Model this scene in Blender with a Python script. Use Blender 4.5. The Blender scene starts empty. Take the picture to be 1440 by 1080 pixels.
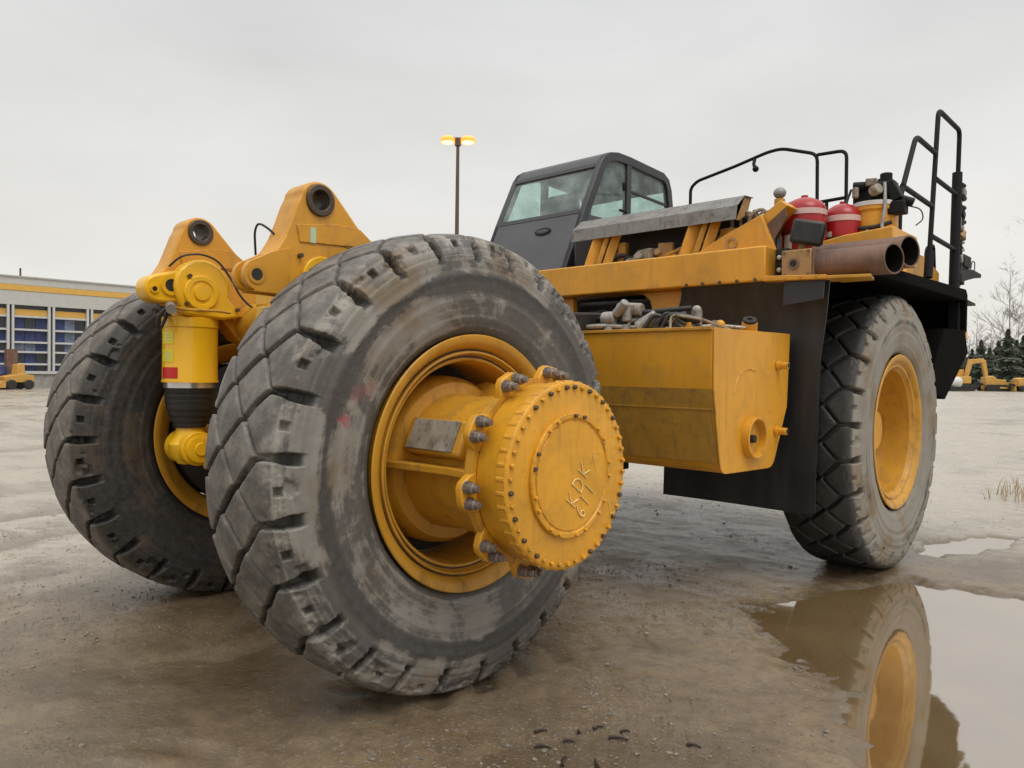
import bpy, bmesh, math, random
import numpy as np
from mathutils import Vector, Matrix

R_ = math.radians
rng = random.Random(7)
SC = bpy.context.scene
COL = SC.collection

# ------------------------------------------------------------------ camera
cd = bpy.data.cameras.new('camera')
cam = bpy.data.objects.new('camera', cd)
COL.objects.link(cam)
cd.sensor_width = 36.0
cd.lens = 1050.08 / 1440 * 36
cd.clip_start = 0.05
cd.clip_end = 3000
CAM = Vector((4.8613, -3.03, 1.8623))
yaw, pitch, roll = -0.7549, -0.0161, 0.0128
fw = Vector((math.sin(yaw) * math.cos(pitch), math.cos(yaw) * math.cos(pitch), math.sin(pitch)))
rt = Vector((math.cos(yaw), -math.sin(yaw), 0))
up = rt.cross(fw)
rt2 = rt * math.cos(roll) + up * math.sin(roll)
up2 = up * math.cos(roll) - rt * math.sin(roll)
M = Matrix((rt2, up2, -fw)).transposed().to_4x4()
M.translation = CAM
cam.matrix_world = M
SC.camera = cam

# ------------------------------------------------------------------ light
SUN_EL, SUN_AZ = R_(58), R_(110)       # azimuth measured from +Y towards +X
world = bpy.data.worlds.new('World')
SC.world = world
world.use_nodes = True
nt = world.node_tree
nt.nodes.clear()
out = nt.nodes.new('ShaderNodeOutputWorld')
bg = nt.nodes.new('ShaderNodeBackground')
sky = nt.nodes.new('ShaderNodeTexSky')
sky.sky_type = 'NISHITA'
sky.sun_disc = False
sky.sun_elevation = SUN_EL
sky.sun_rotation = SUN_AZ
tc = nt.nodes.new('ShaderNodeTexCoord')
sep = nt.nodes.new('ShaderNodeSeparateXYZ')
nt.links.new(tc.outputs['Generated'], sep.inputs[0])
ramp = nt.nodes.new('ShaderNodeValToRGB')      # overcast: paler and a little warm low down, brighter towards the zenith
nt.links.new(sep.outputs['Z'], ramp.inputs[0])
cr = ramp.color_ramp
cr.elements[0].position = 0.0
cr.elements[0].color = (0.78, 0.745, 0.69, 1)
cr.elements[1].position = 1.0
cr.elements[1].color = (1.45, 1.45, 1.43, 1)
e = cr.elements.new(0.13); e.color = (0.745, 0.73, 0.69, 1)
e = cr.elements.new(0.30); e.color = (0.695, 0.69, 0.67, 1)
e = cr.elements.new(0.45); e.color = (0.69, 0.695, 0.69, 1)
mp = nt.nodes.new('ShaderNodeMapping')
mp.inputs['Scale'].default_value = (1.4, 1.4, 4.0)
nt.links.new(tc.outputs['Generated'], mp.inputs[0])
nz = nt.nodes.new('ShaderNodeTexNoise')
nz.inputs['Scale'].default_value = 1.3
nz.inputs['Detail'].default_value = 5
nz.inputs['Roughness'].default_value = 0.5
nt.links.new(mp.outputs[0], nz.inputs['Vector'])
mr = nt.nodes.new('ShaderNodeMapRange')
mr.inputs[1].default_value = 0.3
mr.inputs[2].default_value = 0.7
mr.inputs[3].default_value = 0.90
mr.inputs[4].default_value = 1.09
nt.links.new(nz.outputs['Fac'], mr.inputs[0])
mul = nt.nodes.new('ShaderNodeMix'); mul.data_type = 'RGBA'; mul.blend_type = 'MULTIPLY'
mul.inputs[0].default_value = 1
nt.links.new(ramp.outputs[0], mul.inputs[6])
nt.links.new(mr.outputs[0], mul.inputs[7])
bg.inputs['Strength'].default_value = 0.10
nt.links.new(sky.outputs[0], bg.inputs['Color'])
bg2 = nt.nodes.new('ShaderNodeBackground')
bg2.inputs['Strength'].default_value = 1.0
nt.links.new(mul.outputs[2], bg2.inputs['Color'])
mixs = nt.nodes.new('ShaderNodeMixShader')     # thick cloud cover over the clear sky
mixs.inputs[0].default_value = 0.97
nt.links.new(bg.outputs[0], mixs.inputs[1])
nt.links.new(bg2.outputs[0], mixs.inputs[2])
nt.links.new(mixs.outputs[0], out.inputs['Surface'])

sl = bpy.data.lights.new('sun', 'SUN')
sun = bpy.data.objects.new('sun', sl)
COL.objects.link(sun)
sl.energy = 1.3
sl.angle = R_(35)
sl.color = (1.0, 0.965, 0.91)
sd = Vector((math.sin(SUN_AZ) * math.cos(SUN_EL), math.cos(SUN_AZ) * math.cos(SUN_EL), math.sin(SUN_EL)))
sun.rotation_euler = (-sd).to_track_quat('-Z', 'Y').to_euler()
sun.location = (0, 0, 40)

SC.view_settings.view_transform = 'Standard'
SC.view_settings.look = 'None'
SC.view_settings.exposure = 0.14
SC.view_settings.gamma = 1.0
SC.view_settings.use_curve_mapping = False
SC.render.engine = 'CYCLES'
SC.cycles.max_bounces = 8
SC.cycles.use_denoising = True

# ------------------------------------------------------------------ materials
def newmat(name):
    m = bpy.data.materials.new(name)
    m.use_nodes = True
    n = m.node_tree
    b = n.nodes['Principled BSDF']
    return m, n, b

def node(n, t, **kw):
    x = n.nodes.new(t)
    for k, v in kw.items():
        setattr(x, k, v)
    return x

def noise(n, vec, scale, detail=6, rough=0.55, dist=0.0):
    x = n.nodes.new('ShaderNodeTexNoise')
    x.inputs['Scale'].default_value = scale
    x.inputs['Detail'].default_value = detail
    x.inputs['Roughness'].default_value = rough
    x.inputs['Distortion'].default_value = dist
    n.links.new(vec, x.inputs['Vector'])
    return x.outputs['Fac']

def rampv(n, src, a, b, lo=0.0, hi=1.0):
    x = n.nodes.new('ShaderNodeMapRange')
    x.interpolation_type = 'SMOOTHSTEP'
    x.inputs[1].default_value = a
    x.inputs[2].default_value = b
    x.inputs[3].default_value = lo
    x.inputs[4].default_value = hi
    n.links.new(src, x.inputs[0])
    return x.outputs[0]

def sock(n, v, inp):
    if hasattr(v, 'is_linked') or hasattr(v, 'links'):
        n.links.new(v, inp)
    else:
        inp.default_value = v

def mixc(n, f, a, b):
    x = n.nodes.new('ShaderNodeMix')
    x.data_type = 'RGBA'
    sock(n, f, x.inputs[0])
    for v, i in ((a, 6), (b, 7)):
        if isinstance(v, tuple):
            x.inputs[i].default_value = (*v, 1) if len(v) == 3 else v
        else:
            n.links.new(v, x.inputs[i])
    return x.outputs[2]

def mth(n, op, a, b=0.0, clamp=False):
    x = n.nodes.new('ShaderNodeMath')
    x.operation = op
    x.use_clamp = clamp
    sock(n, a, x.inputs[0])
    sock(n, b, x.inputs[1])
    return x.outputs[0]

def bump(n, b, h, strength=0.3, dist=0.02):
    x = n.nodes.new('ShaderNodeBump')
    x.inputs['Strength'].default_value = strength
    x.inputs['Distance'].default_value = dist
    n.links.new(h, x.inputs['Height'])
    n.links.new(x.outputs[0], b.inputs['Normal'])

def coords(n, kind='Object'):
    x = n.nodes.new('ShaderNodeTexCoord')
    return x.outputs[kind]

def paint(name, col, rough=0.42, dirt=(0.16, 0.12, 0.075), dirt_amt=0.35, rust=0.0, vary=0.12, scale=1.0, metallic=0.0, chips=0.0):
    """Painted metal with faint tone drift, grime patches, drip streaks and optional rust."""
    m, n, b = newmat(name)
    v = coords(n)
    n1 = noise(n, v, 1.7 * scale, 4)
    c = mixc(n, rampv(n, n1, 0.3, 0.7), tuple(x * (1 - vary) for x in col), tuple(min(1, x * (1 + vary * 0.6)) for x in col))
    n2 = noise(n, v, 4.5 * scale, 10, 0.68, 0.4)
    d = rampv(n, n2, 0.46, 0.78, 0, dirt_amt)
    mp = node(n, 'ShaderNodeMapping')
    mp.inputs['Scale'].default_value = (9 * scale, 9 * scale, 0.7 * scale)
    n.links.new(v, mp.inputs[0])
    n3 = noise(n, mp.outputs[0], 1.5, 5, 0.6)
    d2 = rampv(n, n3, 0.52, 0.75, 0, dirt_amt * 0.8)
    d = mth(n, 'MAXIMUM', d, d2)
    c = mixc(n, d, c, dirt)
    if rust:
        n4 = noise(n, v, 7 * scale, 8, 0.7, 0.6)
        c = mixc(n, rampv(n, n4, 0.60, 0.72, 0, rust), c, (0.11, 0.045, 0.02))
    if chips:
        bv = node(n, 'ShaderNodeBevel', samples=4)
        bv.inputs['Radius'].default_value = 0.022
        ge = node(n, 'ShaderNodeNewGeometry')
        dt = node(n, 'ShaderNodeVectorMath', operation='DOT_PRODUCT')
        n.links.new(bv.outputs[0], dt.inputs[0])
        n.links.new(ge.outputs['Normal'], dt.inputs[1])
        ed = rampv(n, dt.outputs['Value'], 0.985, 0.90)
        n6 = noise(n, v, 11 * scale, 8, 0.75, 0.3)
        c = mixc(n, mth(n, 'MULTIPLY', ed, rampv(n, n6, 0.50, 0.60, 0, chips)), c, (0.085, 0.045, 0.024))
        n7 = noise(n, v, 5 * scale, 10, 0.8, 0.2)
        c = mixc(n, rampv(n, n7, 0.655, 0.69, 0, chips), c, (0.10, 0.055, 0.03))
    n.links.new(c, b.inputs['Base Color'])
    r = mth(n, 'ADD', mth(n, 'MULTIPLY', d, 0.5), rough, True)
    n.links.new(r, b.inputs['Roughness'])
    b.inputs['Metallic'].default_value = metallic
    n5 = noise(n, v, 60 * scale, 3)
    hh = mth(n, 'ADD', mth(n, 'MULTIPLY', n5, 0.10), mth(n, 'MULTIPLY', noise(n, v, 2.2 * scale, 2), 2.2))
    bump(n, b, hh, 0.35, 0.012)
    return m

def plain_early(name, col):
    m, n, b = newmat(name)
    v = coords(n)
    n.links.new(mixc(n, noise(n, v, 9), col, tuple(x * 2.6 for x in col)), b.inputs['Base Color'])
    b.inputs['Roughness'].default_value = 0.95
    b.inputs['Specular IOR Level'].default_value = 0.05
    return m

YEL = (0.64, 0.295, 0.019)
M_yellow = paint('yellow_paint', YEL, 0.40, dirt_amt=0.36, rust=0.12, chips=0.75)
M_yellow_hub = paint('hub_yellow_paint', (0.69, 0.325, 0.018), 0.36, dirt=(0.15, 0.085, 0.035), dirt_amt=0.36, rust=0.30, scale=2.2, chips=0.7)
M_yellow_dirty = paint('grimy_yellow_paint', (0.54, 0.265, 0.022), 0.42, dirt=(0.085, 0.052, 0.024), dirt_amt=0.65, rust=0.35)
M_mudpanel = paint('mud_filmed_yellow_paint', (0.42, 0.22, 0.028), 0.5, dirt=(0.12, 0.085, 0.04), dirt_amt=0.75, scale=2)
M_yellow_fresh = paint('fresh_yellow_paint', (0.76, 0.42, 0.012), 0.22, dirt_amt=0.08)
M_far_yellow = paint('weathered_yellow_paint', (0.55, 0.30, 0.06), 0.5, dirt_amt=0.3)
M_black = paint('black_paint', (0.006, 0.006, 0.0065), 0.6, dirt=(0.025, 0.022, 0.02), dirt_amt=0.2)
M_black.node_tree.nodes['Principled BSDF'].inputs['Specular IOR Level'].default_value = 0.25
M_grey = paint('grey_cab_paint', (0.066, 0.066, 0.073), 0.42, dirt=(0.14, 0.13, 0.12), dirt_amt=0.15)
M_cabframe = paint('dark_cab_frame', (0.026, 0.026, 0.030), 0.4, dirt_amt=0.1)
M_steel = paint('bare_grey_steel', (0.30, 0.29, 0.275), 0.5, dirt=(0.12, 0.09, 0.06), dirt_amt=0.6, metallic=0.3, scale=1.5)
M_grime = paint('grimy_plate_steel', (0.30, 0.26, 0.205), 0.6, dirt=(0.04, 0.028, 0.018), dirt_amt=1.0, rust=0.5, scale=3, vary=.3)
M_red = paint('red_paint', (0.36, 0.010, 0.013), 0.3, dirt_amt=0.12)
M_white = paint('white_paint', (0.62, 0.62, 0.60), 0.4, dirt_amt=0.2)
M_redwhite = paint('pink_white_band', (0.60, 0.42, 0.40), 0.4, dirt_amt=0.25)
M_rust = paint('rusty_exhaust_steel', (0.15, 0.082, 0.054), 0.6, dirt=(0.24, 0.16, 0.115), dirt_amt=0.9, rust=1.0, vary=0.4, scale=1.6)
M_rustplate = paint('rusted_yellow_plate', (0.34, 0.20, 0.075), 0.6, dirt=(0.17, 0.10, 0.06), dirt_amt=0.7, rust=0.6, scale=2)
M_bolt = paint('rusty_bolt_steel', (0.10, 0.072, 0.05), 0.45, dirt=(0.05, 0.02, 0.01), dirt_amt=0.6, metallic=0.5, scale=9)
M_stud = paint('worn_stud_steel', (0.26, 0.22, 0.19), 0.4, dirt=(0.075, 0.026, 0.010), dirt_amt=0.95, metallic=0.5, scale=9, rust=.7)
M_pinrust = paint('pin_bore_steel', (0.085, 0.06, 0.042), 0.4, dirt=(0.03, 0.02, 0.015), dirt_amt=0.5, metallic=0.4, scale=4)
M_shield = paint('stained_galvanised_sheet', (0.20, 0.192, 0.180), 0.5, dirt=(0.09, 0.07, 0.05), dirt_amt=0.85, metallic=0.25, scale=2, rust=.2)
M_chrome = paint('chrome', (0.6, 0.6, 0.6), 0.2, dirt_amt=0.2, metallic=0.9)
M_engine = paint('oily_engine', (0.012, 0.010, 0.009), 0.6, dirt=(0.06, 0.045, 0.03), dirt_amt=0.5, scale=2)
M_soot = plain_early('black_soot', (0.004, 0.0035, 0.003))
M_hose = paint('black_hose_rubber', (0.018, 0.018, 0.018), 0.5, dirt_amt=0.1)
M_alum = paint('aluminium', (0.36, 0.345, 0.32), 0.45, dirt=(0.09, 0.065, 0.045), dirt_amt=0.85, metallic=0.5, scale=4)
M_sticker_y = paint('yellow_sticker', (0.80, 0.66, 0.02), 0.35, dirt_amt=0.1)
M_sticker_r = paint('red_sticker', (0.55, 0.012, 0.012), 0.35, dirt_amt=0.1)
M_sticker_g = paint('green_white_sticker', (0.45, 0.55, 0.36), 0.4, dirt_amt=0.2)
M_chalk = paint('pale_marker', (0.80, 0.62, 0.26), 0.8, dirt_amt=0.0)

def mat_flap():
    m, n, b = newmat('mud_flap_rubber')
    v = coords(n)
    mp = node(n, 'ShaderNodeMapping')
    mp.inputs['Scale'].default_value = (3, 3, 0.5)
    n.links.new(v, mp.inputs[0])
    n1 = noise(n, mp.outputs[0], 1.6, 6)
    n2 = noise(n, v, 18, 8, 0.75)
    c = mixc(n, rampv(n, n1, 0.35, 0.75), (0.010, 0.0105, 0.012), (0.028, 0.028, 0.030))
    c = mixc(n, rampv(n, n2, 0.62, 0.74, 0, 0.4), c, (0.16, 0.14, 0.12))
    n.links.new(c, b.inputs['Base Color'])
    b.inputs['Roughness'].default_value = 0.5
    bump(n, b, n1, 0.2, 0.05)
    return m
M_flap = mat_flap()

def mat_glass():
    m, n, b = newmat('tinted_cab_glass')
    n.nodes.remove(b)
    o = n.nodes['Material Output']
    t = node(n, 'ShaderNodeBsdfTransparent')
    t.inputs[0].default_value = (0.86, 0.955, 0.93, 1)
    g = node(n, 'ShaderNodeBsdfGlossy')
    g.inputs['Roughness'].default_value = 0.04
    d = node(n, 'ShaderNodeBsdfDiffuse')
    d.inputs[0].default_value = (0.46, 0.52, 0.49, 1)
    fr = node(n, 'ShaderNodeFresnel')
    fr.inputs[0].default_value = 1.5
    mx = node(n, 'ShaderNodeMixShader')
    ge = node(n, 'ShaderNodeNewGeometry')
    n.links.new(mth(n, 'MULTIPLY', fr.outputs[0], mth(n, 'SUBTRACT', 1.0, ge.outputs['Backfacing'])), mx.inputs[0])
    n.links.new(t.outputs[0], mx.inputs[1])
    n.links.new(g.outputs[0], mx.inputs[2])
    v = coords(n)
    f = rampv(n, noise(n, v, 3.5, 6, 0.6), 0.35, 0.75, 0.08, 0.30)      # film of dried rain and dust, made paler to paint in sky reflection
    mx2 = node(n, 'ShaderNodeMixShader')
    n.links.new(f, mx2.inputs[0])
    n.links.new(mx.outputs[0], mx2.inputs[1])
    n.links.new(d.outputs[0], mx2.inputs[2])
    n.links.new(mx2.outputs[0], o.inputs['Surface'])
    return m
M_glass = mat_glass()

def mat_tyre(name, mud, mudcol, tread_grey, seed, marks=(), dust=.15, flank=1.29, base=0.0):
    """Rubber; radius-dependent scuffs and dried mud. Object X is the wheel axis."""
    m, n, b = newmat(name)
    v = coords(n)
    sp = node(n, 'ShaderNodeSeparateXYZ')
    n.links.new(v, sp.inputs[0])
    r = mth(n, 'SQRT', mth(n, 'ADD', mth(n, 'MULTIPLY', sp.outputs[1], sp.outputs[1]), mth(n, 'MULTIPLY', sp.outputs[2], sp.outputs[2])))
    mp = node(n, 'ShaderNodeMapping')
    mp.inputs['Location'].default_value = (seed, seed * 0.7, seed * 1.3)
    n.links.new(v, mp.inputs[0])
    p = mp.outputs[0]
    nb = noise(n, p, 1.5, 8, 0.62, 0.8)
    nm = noise(n, p, 4.5, 10, 0.7, 0.5)
    nf = noise(n, p, 24, 8, 0.7)
    # concentric wear lines
    rv = node(n, 'ShaderNodeCombineXYZ')
    n.links.new(mth(n, 'MULTIPLY', r, 26.0), rv.inputs[0])
    n.links.new(mth(n, 'MULTIPLY', nb, 2.0), rv.inputs[1])
    rings = noise(n, rv.outputs[0], 1.0, 4, 0.6)
    ang = node(n, 'ShaderNodeMath', operation='ARCTAN2')
    n.links.new(sp.outputs[1], ang.inputs[0]); n.links.new(sp.outputs[2], ang.inputs[1])
    av = node(n, 'ShaderNodeCombineXYZ')
    n.links.new(mth(n, 'MULTIPLY', ang.outputs[0], 5.0), av.inputs[0])
    n.links.new(mth(n, 'MULTIPLY', r, 1.2), av.inputs[1])
    drips = noise(n, av.outputs[0], 3.0, 6, 0.7)
    rub = mixc(n, rampv(n, nf, 0.3, 0.75), (0.022, 0.021, 0.020), (0.058, 0.054, 0.050))
    # tread face: scuffed grey
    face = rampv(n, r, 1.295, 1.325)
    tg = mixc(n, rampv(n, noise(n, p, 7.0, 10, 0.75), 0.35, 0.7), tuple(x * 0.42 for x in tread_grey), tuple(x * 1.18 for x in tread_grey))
    wn = node(n, 'ShaderNodeAttribute', attribute_name='wear_groove_shade').outputs['Fac']     # scuffed lug faces; groove shade painted in as darker rubber
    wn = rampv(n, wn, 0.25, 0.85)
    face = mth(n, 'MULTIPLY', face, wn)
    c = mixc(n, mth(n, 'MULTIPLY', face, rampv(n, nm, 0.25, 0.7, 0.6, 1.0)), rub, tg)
    # dried mud on the sidewall
    k = mth(n, 'ADD', nb, mth(n, 'MULTIPLY', mth(n, 'SUBTRACT', rings, 0.5), 0.55))
    k = mth(n, 'ADD', k, mth(n, 'MULTIPLY', mth(n, 'SUBTRACT', drips, 0.5), 0.16))
    k = mth(n, 'ADD', k, mth(n, 'MULTIPLY', mth(n, 'SUBTRACT', nm, 0.5), 0.50))
    # a cleaner belt round the flank
    belt = mth(n, 'MULTIPLY', rampv(n, r, 0.99, 1.03), rampv(n, r, 1.12, 1.08))
    k = mth(n, 'SUBTRACT', k, mth(n, 'MULTIPLY', belt, 0.17))
    k = mth(n, 'SUBTRACT', k, mth(n, 'MULTIPLY', rampv(n, r, 0.80, 0.755), 0.35))
    side = rampv(n, r, flank + .035, flank)
    mk = rampv(n, k, 0.60 - mud * 0.28, 0.70 - mud * 0.18)
    belt2 = mth(n, 'SUBTRACT', base, mth(n, 'MULTIPLY', belt, base * .6)) if base else 0.0
    mk = mth(n, 'MAXIMUM', mk, belt2)
    mk = mth(n, 'MULTIPLY', mk, mth(n, 'ADD', mth(n, 'MULTIPLY', wn, 0.8), 0.2))
    mudv = mixc(n, rampv(n, nm, 0.3, 0.7), tuple(x * 0.72 for x in mudcol), mudcol)
    brown = mixc(n, rampv(n, noise(n, p, 2.3, 5), 0.5, 0.68), mudv, (mudcol[0] * 0.72, mudcol[1] * 0.58, mudcol[2] * 0.44))
    c = mixc(n, mth(n, 'MULTIPLY', mth(n, 'MULTIPLY', mk, side), 0.9), c, brown)
    # pale dust rubbed onto lug edges near the shoulder
    edge = mth(n, 'MULTIPLY', rampv(n, r, 1.22, 1.27), rampv(n, r, 1.335, 1.31))
    c = mixc(n, mth(n, 'MULTIPLY', edge, rampv(n, nm, 0.48, 0.62, 0, dust)), c, tuple(min(1, x * 1.35) for x in mudcol))
    for (pos, rad, f) in marks:
        vd = node(n, 'ShaderNodeVectorMath', operation='DISTANCE')
        n.links.new(v, vd.inputs[0])
        vd.inputs[1].default_value = pos
        dd = mth(n, 'ADD', vd.outputs['Value'], mth(n, 'MULTIPLY', mth(n, 'SUBTRACT', nf, 0.5), 0.16))
        c = mixc(n, rampv(n, dd, rad, rad * .55, 0, f), c, (0.30, 0.035, 0.045))
    n.links.new(c, b.inputs['Base Color'])
    rr = rampv(n, nm, 0.3, 0.7, 0.42, 0.75)
    n.links.new(rr, b.inputs['Roughness'])
    h = mth(n, 'ADD', mth(n, 'MULTIPLY', nf, 0.4), mth(n, 'MULTIPLY', mth(n, 'MULTIPLY', rings, side), 0.35))
    h = mth(n, 'ADD', h, mth(n, 'MULTIPLY', nm, 0.8))
    bump(n, b, h, 0.55, 0.016)
    return m
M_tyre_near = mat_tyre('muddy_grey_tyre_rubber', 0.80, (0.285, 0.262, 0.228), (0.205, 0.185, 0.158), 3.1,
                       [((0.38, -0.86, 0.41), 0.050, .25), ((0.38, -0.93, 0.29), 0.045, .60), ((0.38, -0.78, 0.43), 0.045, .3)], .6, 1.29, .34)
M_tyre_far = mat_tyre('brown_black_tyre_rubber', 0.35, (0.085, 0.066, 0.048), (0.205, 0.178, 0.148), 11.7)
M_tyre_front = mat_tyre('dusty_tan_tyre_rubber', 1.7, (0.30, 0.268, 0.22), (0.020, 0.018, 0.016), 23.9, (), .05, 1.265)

def mat_ground():
    m, n, b = newmat('wet_gravel_mud')
    v = coords(n)
    n1 = noise(n, v, 0.16, 5, 0.6, 0.5)
    n2 = noise(n, v, 0.9, 8, 0.65, 0.4)
    n3 = noise(n, v, 9, 8, 0.72)
    n4 = noise(n, v, 55, 4, 0.7)
    n5 = noise(n, v, 120, 3, 0.7)
    mp = node(n, 'ShaderNodeMapping')
    mp.inputs['Rotation'].default_value = (0, 0, R_(-14))
    mp.inputs['Scale'].default_value = (0.22, 2.6, 1)
    n.links.new(v, mp.inputs[0])
    tracks = noise(n, mp.outputs[0], 0.55, 6, 0.6, 0.6)
    sp = node(n, 'ShaderNodeSeparateXYZ')
    n.links.new(v, sp.inputs[0])
    a = mixc(n, rampv(n, n2, 0.35, 0.68), (0.165, 0.113, 0.062), (0.255, 0.186, 0.112))
    # wet-yard sky sheen painted as pale silt colour, brown churned mud where machines stand
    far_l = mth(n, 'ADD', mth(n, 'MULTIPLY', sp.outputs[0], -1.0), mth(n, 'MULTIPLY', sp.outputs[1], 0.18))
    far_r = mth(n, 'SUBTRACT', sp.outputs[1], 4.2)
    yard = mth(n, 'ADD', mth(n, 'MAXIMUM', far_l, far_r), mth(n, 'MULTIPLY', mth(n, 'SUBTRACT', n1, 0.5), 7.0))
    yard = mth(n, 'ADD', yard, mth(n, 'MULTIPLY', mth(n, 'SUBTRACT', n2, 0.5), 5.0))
    silt_sheen = rampv(n, yard, 1.0, 4.0)
    a = mixc(n, rampv(n, n3, 0.38, 0.72, 0, 0.6), a, (0.078, 0.058, 0.038))
    vor = node(n, 'ShaderNodeTexVoronoi')
    vor.inputs['Scale'].default_value = 42
    n.links.new(v, vor.inputs['Vector'])
    spv = node(n, 'ShaderNodeSeparateColor')
    n.links.new(vor.outputs['Color'], spv.inputs[0])
    gm = mth(n, 'MULTIPLY', rampv(n, noise(n, v, 0.7, 4, 0.6), 0.42, 0.60), rampv(n, spv.outputs[0], 0.45, 0.95))
    gm = mth(n, 'MULTIPLY', gm, rampv(n, vor.outputs['Distance'], 0.55, 0.3))
    a = mixc(n, mth(n, 'MULTIPLY', gm, 0.6), a, (0.30, 0.275, 0.24))
    a = mixc(n, rampv(n, n4, 0.45, 0.72, 0, 0.28), a, (0.26, 0.21, 0.155))
    a = mixc(n, rampv(n, n5, 0.55, 0.75, 0, 0.5), a, (0.055, 0.042, 0.030))
    a = mixc(n, mth(n, 'MULTIPLY', silt_sheen, rampv(n, n3, 0.3, 0.7, 0.95, 0.65)), a, (0.43, 0.385, 0.315))
    churn = mth(n, 'MULTIPLY', rampv(n, noise(n, v, 0.55, 7, 0.65, 0.8), 0.50, 0.64), rampv(n, silt_sheen, 0.6, 0.1))
    a = mixc(n, mth(n, 'MULTIPLY', churn, 0.65), a, (0.090, 0.060, 0.033))
    shore = rampv(n, sp.outputs[2], 0.004, -0.030)        # soaked margin of the puddles
    a = mixc(n, mth(n, 'MULTIPLY', shore, 0.55), a, (0.085, 0.060, 0.034))
    n.links.new(a, b.inputs['Base Color'])
    wet = mth(n, 'ADD', mth(n, 'MULTIPLY', n1, 0.5), mth(n, 'MULTIPLY', n2, 0.5))
    wet = mth(n, 'ADD', wet, mth(n, 'MULTIPLY', mth(n, 'SUBTRACT', tracks, 0.5), 0.45))
    wet = mth(n, 'SUBTRACT', wet, mth(n, 'MULTIPLY', churn, 0.12))
    rough = rampv(n, wet, 0.38, 0.60, 0.14, 0.45)
    rough = mth(n, 'SUBTRACT', rough, mth(n, 'MULTIPLY', shore, 0.15), True)
    n.links.new(rough, b.inputs['Roughness'])
    b.inputs['IOR'].default_value = 1.65
    h = mth(n, 'ADD', mth(n, 'MULTIPLY', n3, 0.9), mth(n, 'MULTIPLY', n4, 0.5))
    h = mth(n, 'ADD', h, mth(n, 'MULTIPLY', n5, 0.18))
    h = mth(n, 'ADD', h, mth(n, 'MULTIPLY', tracks, 0.4))
    h = mth(n, 'ADD', h, mth(n, 'MULTIPLY', gm, 0.25))
    bump(n, b, h, 0.42, 0.035)
    return m
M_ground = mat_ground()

def mat_water():
    m, n, b = newmat('murky_puddle_water')
    v = coords(n)
    n1 = noise(n, v, 1.3, 5, 0.6)
    c = mixc(n, rampv(n, n1, 0.3, 0.7), (0.165, 0.108, 0.048), (0.21, 0.142, 0.068))
    n.links.new(c, b.inputs['Base Color'])
    b.inputs['Roughness'].default_value = 0.04
    b.inputs['IOR'].default_value = 5.6
    n2 = noise(n, v, 5.0, 3, 0.5)
    bump(n, b, n2, 0.022, 0.02)
    return m
M_water = mat_water()

def plain(name, col, rough=0.6, var=0.2, scale=3, metallic=0):
    m, n, b = newmat(name)
    v = coords(n)
    c = mixc(n, rampv(n, noise(n, v, scale, 6, 0.6), 0.3, 0.7), tuple(x * (1 - var) for x in col), tuple(min(1, x * (1 + var)) for x in col))
    n.links.new(c, b.inputs['Base Color'])
    b.inputs['Roughness'].default_value = rough
    b.inputs['Metallic'].default_value = metallic
    return m
M_clad = plain('grey_cladding', (0.40, 0.39, 0.36), 0.6, 0.06)
M_clad2 = plain('pale_grey_fascia', (0.46, 0.45, 0.42), 0.6, 0.05)
M_stripe = plain('yellow_stripe_paint', (0.62, 0.36, 0.07), 0.5, 0.05)
M_mull = plain('pale_mullion', (0.50, 0.50, 0.49), 0.5, 0.05)
M_darkglass = plain('dark_window_glass', (0.022, 0.025, 0.034), 0.12, 0.3)
M_blue = plain('blue_panel', (0.025, 0.038, 0.125), 0.5, 0.3)
M_bluegrey = plain('blue_grey_panel', (0.13, 0.16, 0.23), 0.5, 0.3)
M_brick = plain('brown_panel', (0.16, 0.085, 0.06), 0.7, 0.3)
M_pole = plain('brown_lamp_pole', (0.10, 0.062, 0.045), 0.5, 0.1)
M_bark = plain('bark', (0.11, 0.095, 0.085), 0.9, 0.25)
M_twig = plain('twig_bark', (0.25, 0.23, 0.215), 0.9, 0.2)
M_conifer = plain('dark_conifer_needles', (0.17, 0.195, 0.145), 0.85, 0.3, 1.2)
M_stone = plain('wet_stone', (0.175, 0.152, 0.125), 0.5, 0.55, 14)
M_debris = plain('dark_bark_debris', (0.030, 0.017, 0.012), 0.6, 0.3, 12)
M_straw = plain('dry_straw', (0.36, 0.27, 0.15), 0.8, 0.25)
M_conc = plain('concrete', (0.30, 0.285, 0.26), 0.8, 0.15)

def emit(name, col, s):
    m, n, b = newmat(name)
    b.inputs['Base Color'].default_value = (*col, 1)
    b.inputs['Emission Color'].default_value = (*col, 1)
    b.inputs['Emission Strength'].default_value = s
    return m
M_lamp = emit('lit_sodium_lens', (1.0, 0.72, 0.36), 1.9)
M_lamphead = emit('glowing_amber_lamp_shell', (1.0, 0.36, 0.06), 0.85)
M_lens = emit('lit_work_lamp_lens', (1.0, 0.95, 0.85), 1.6)

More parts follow.
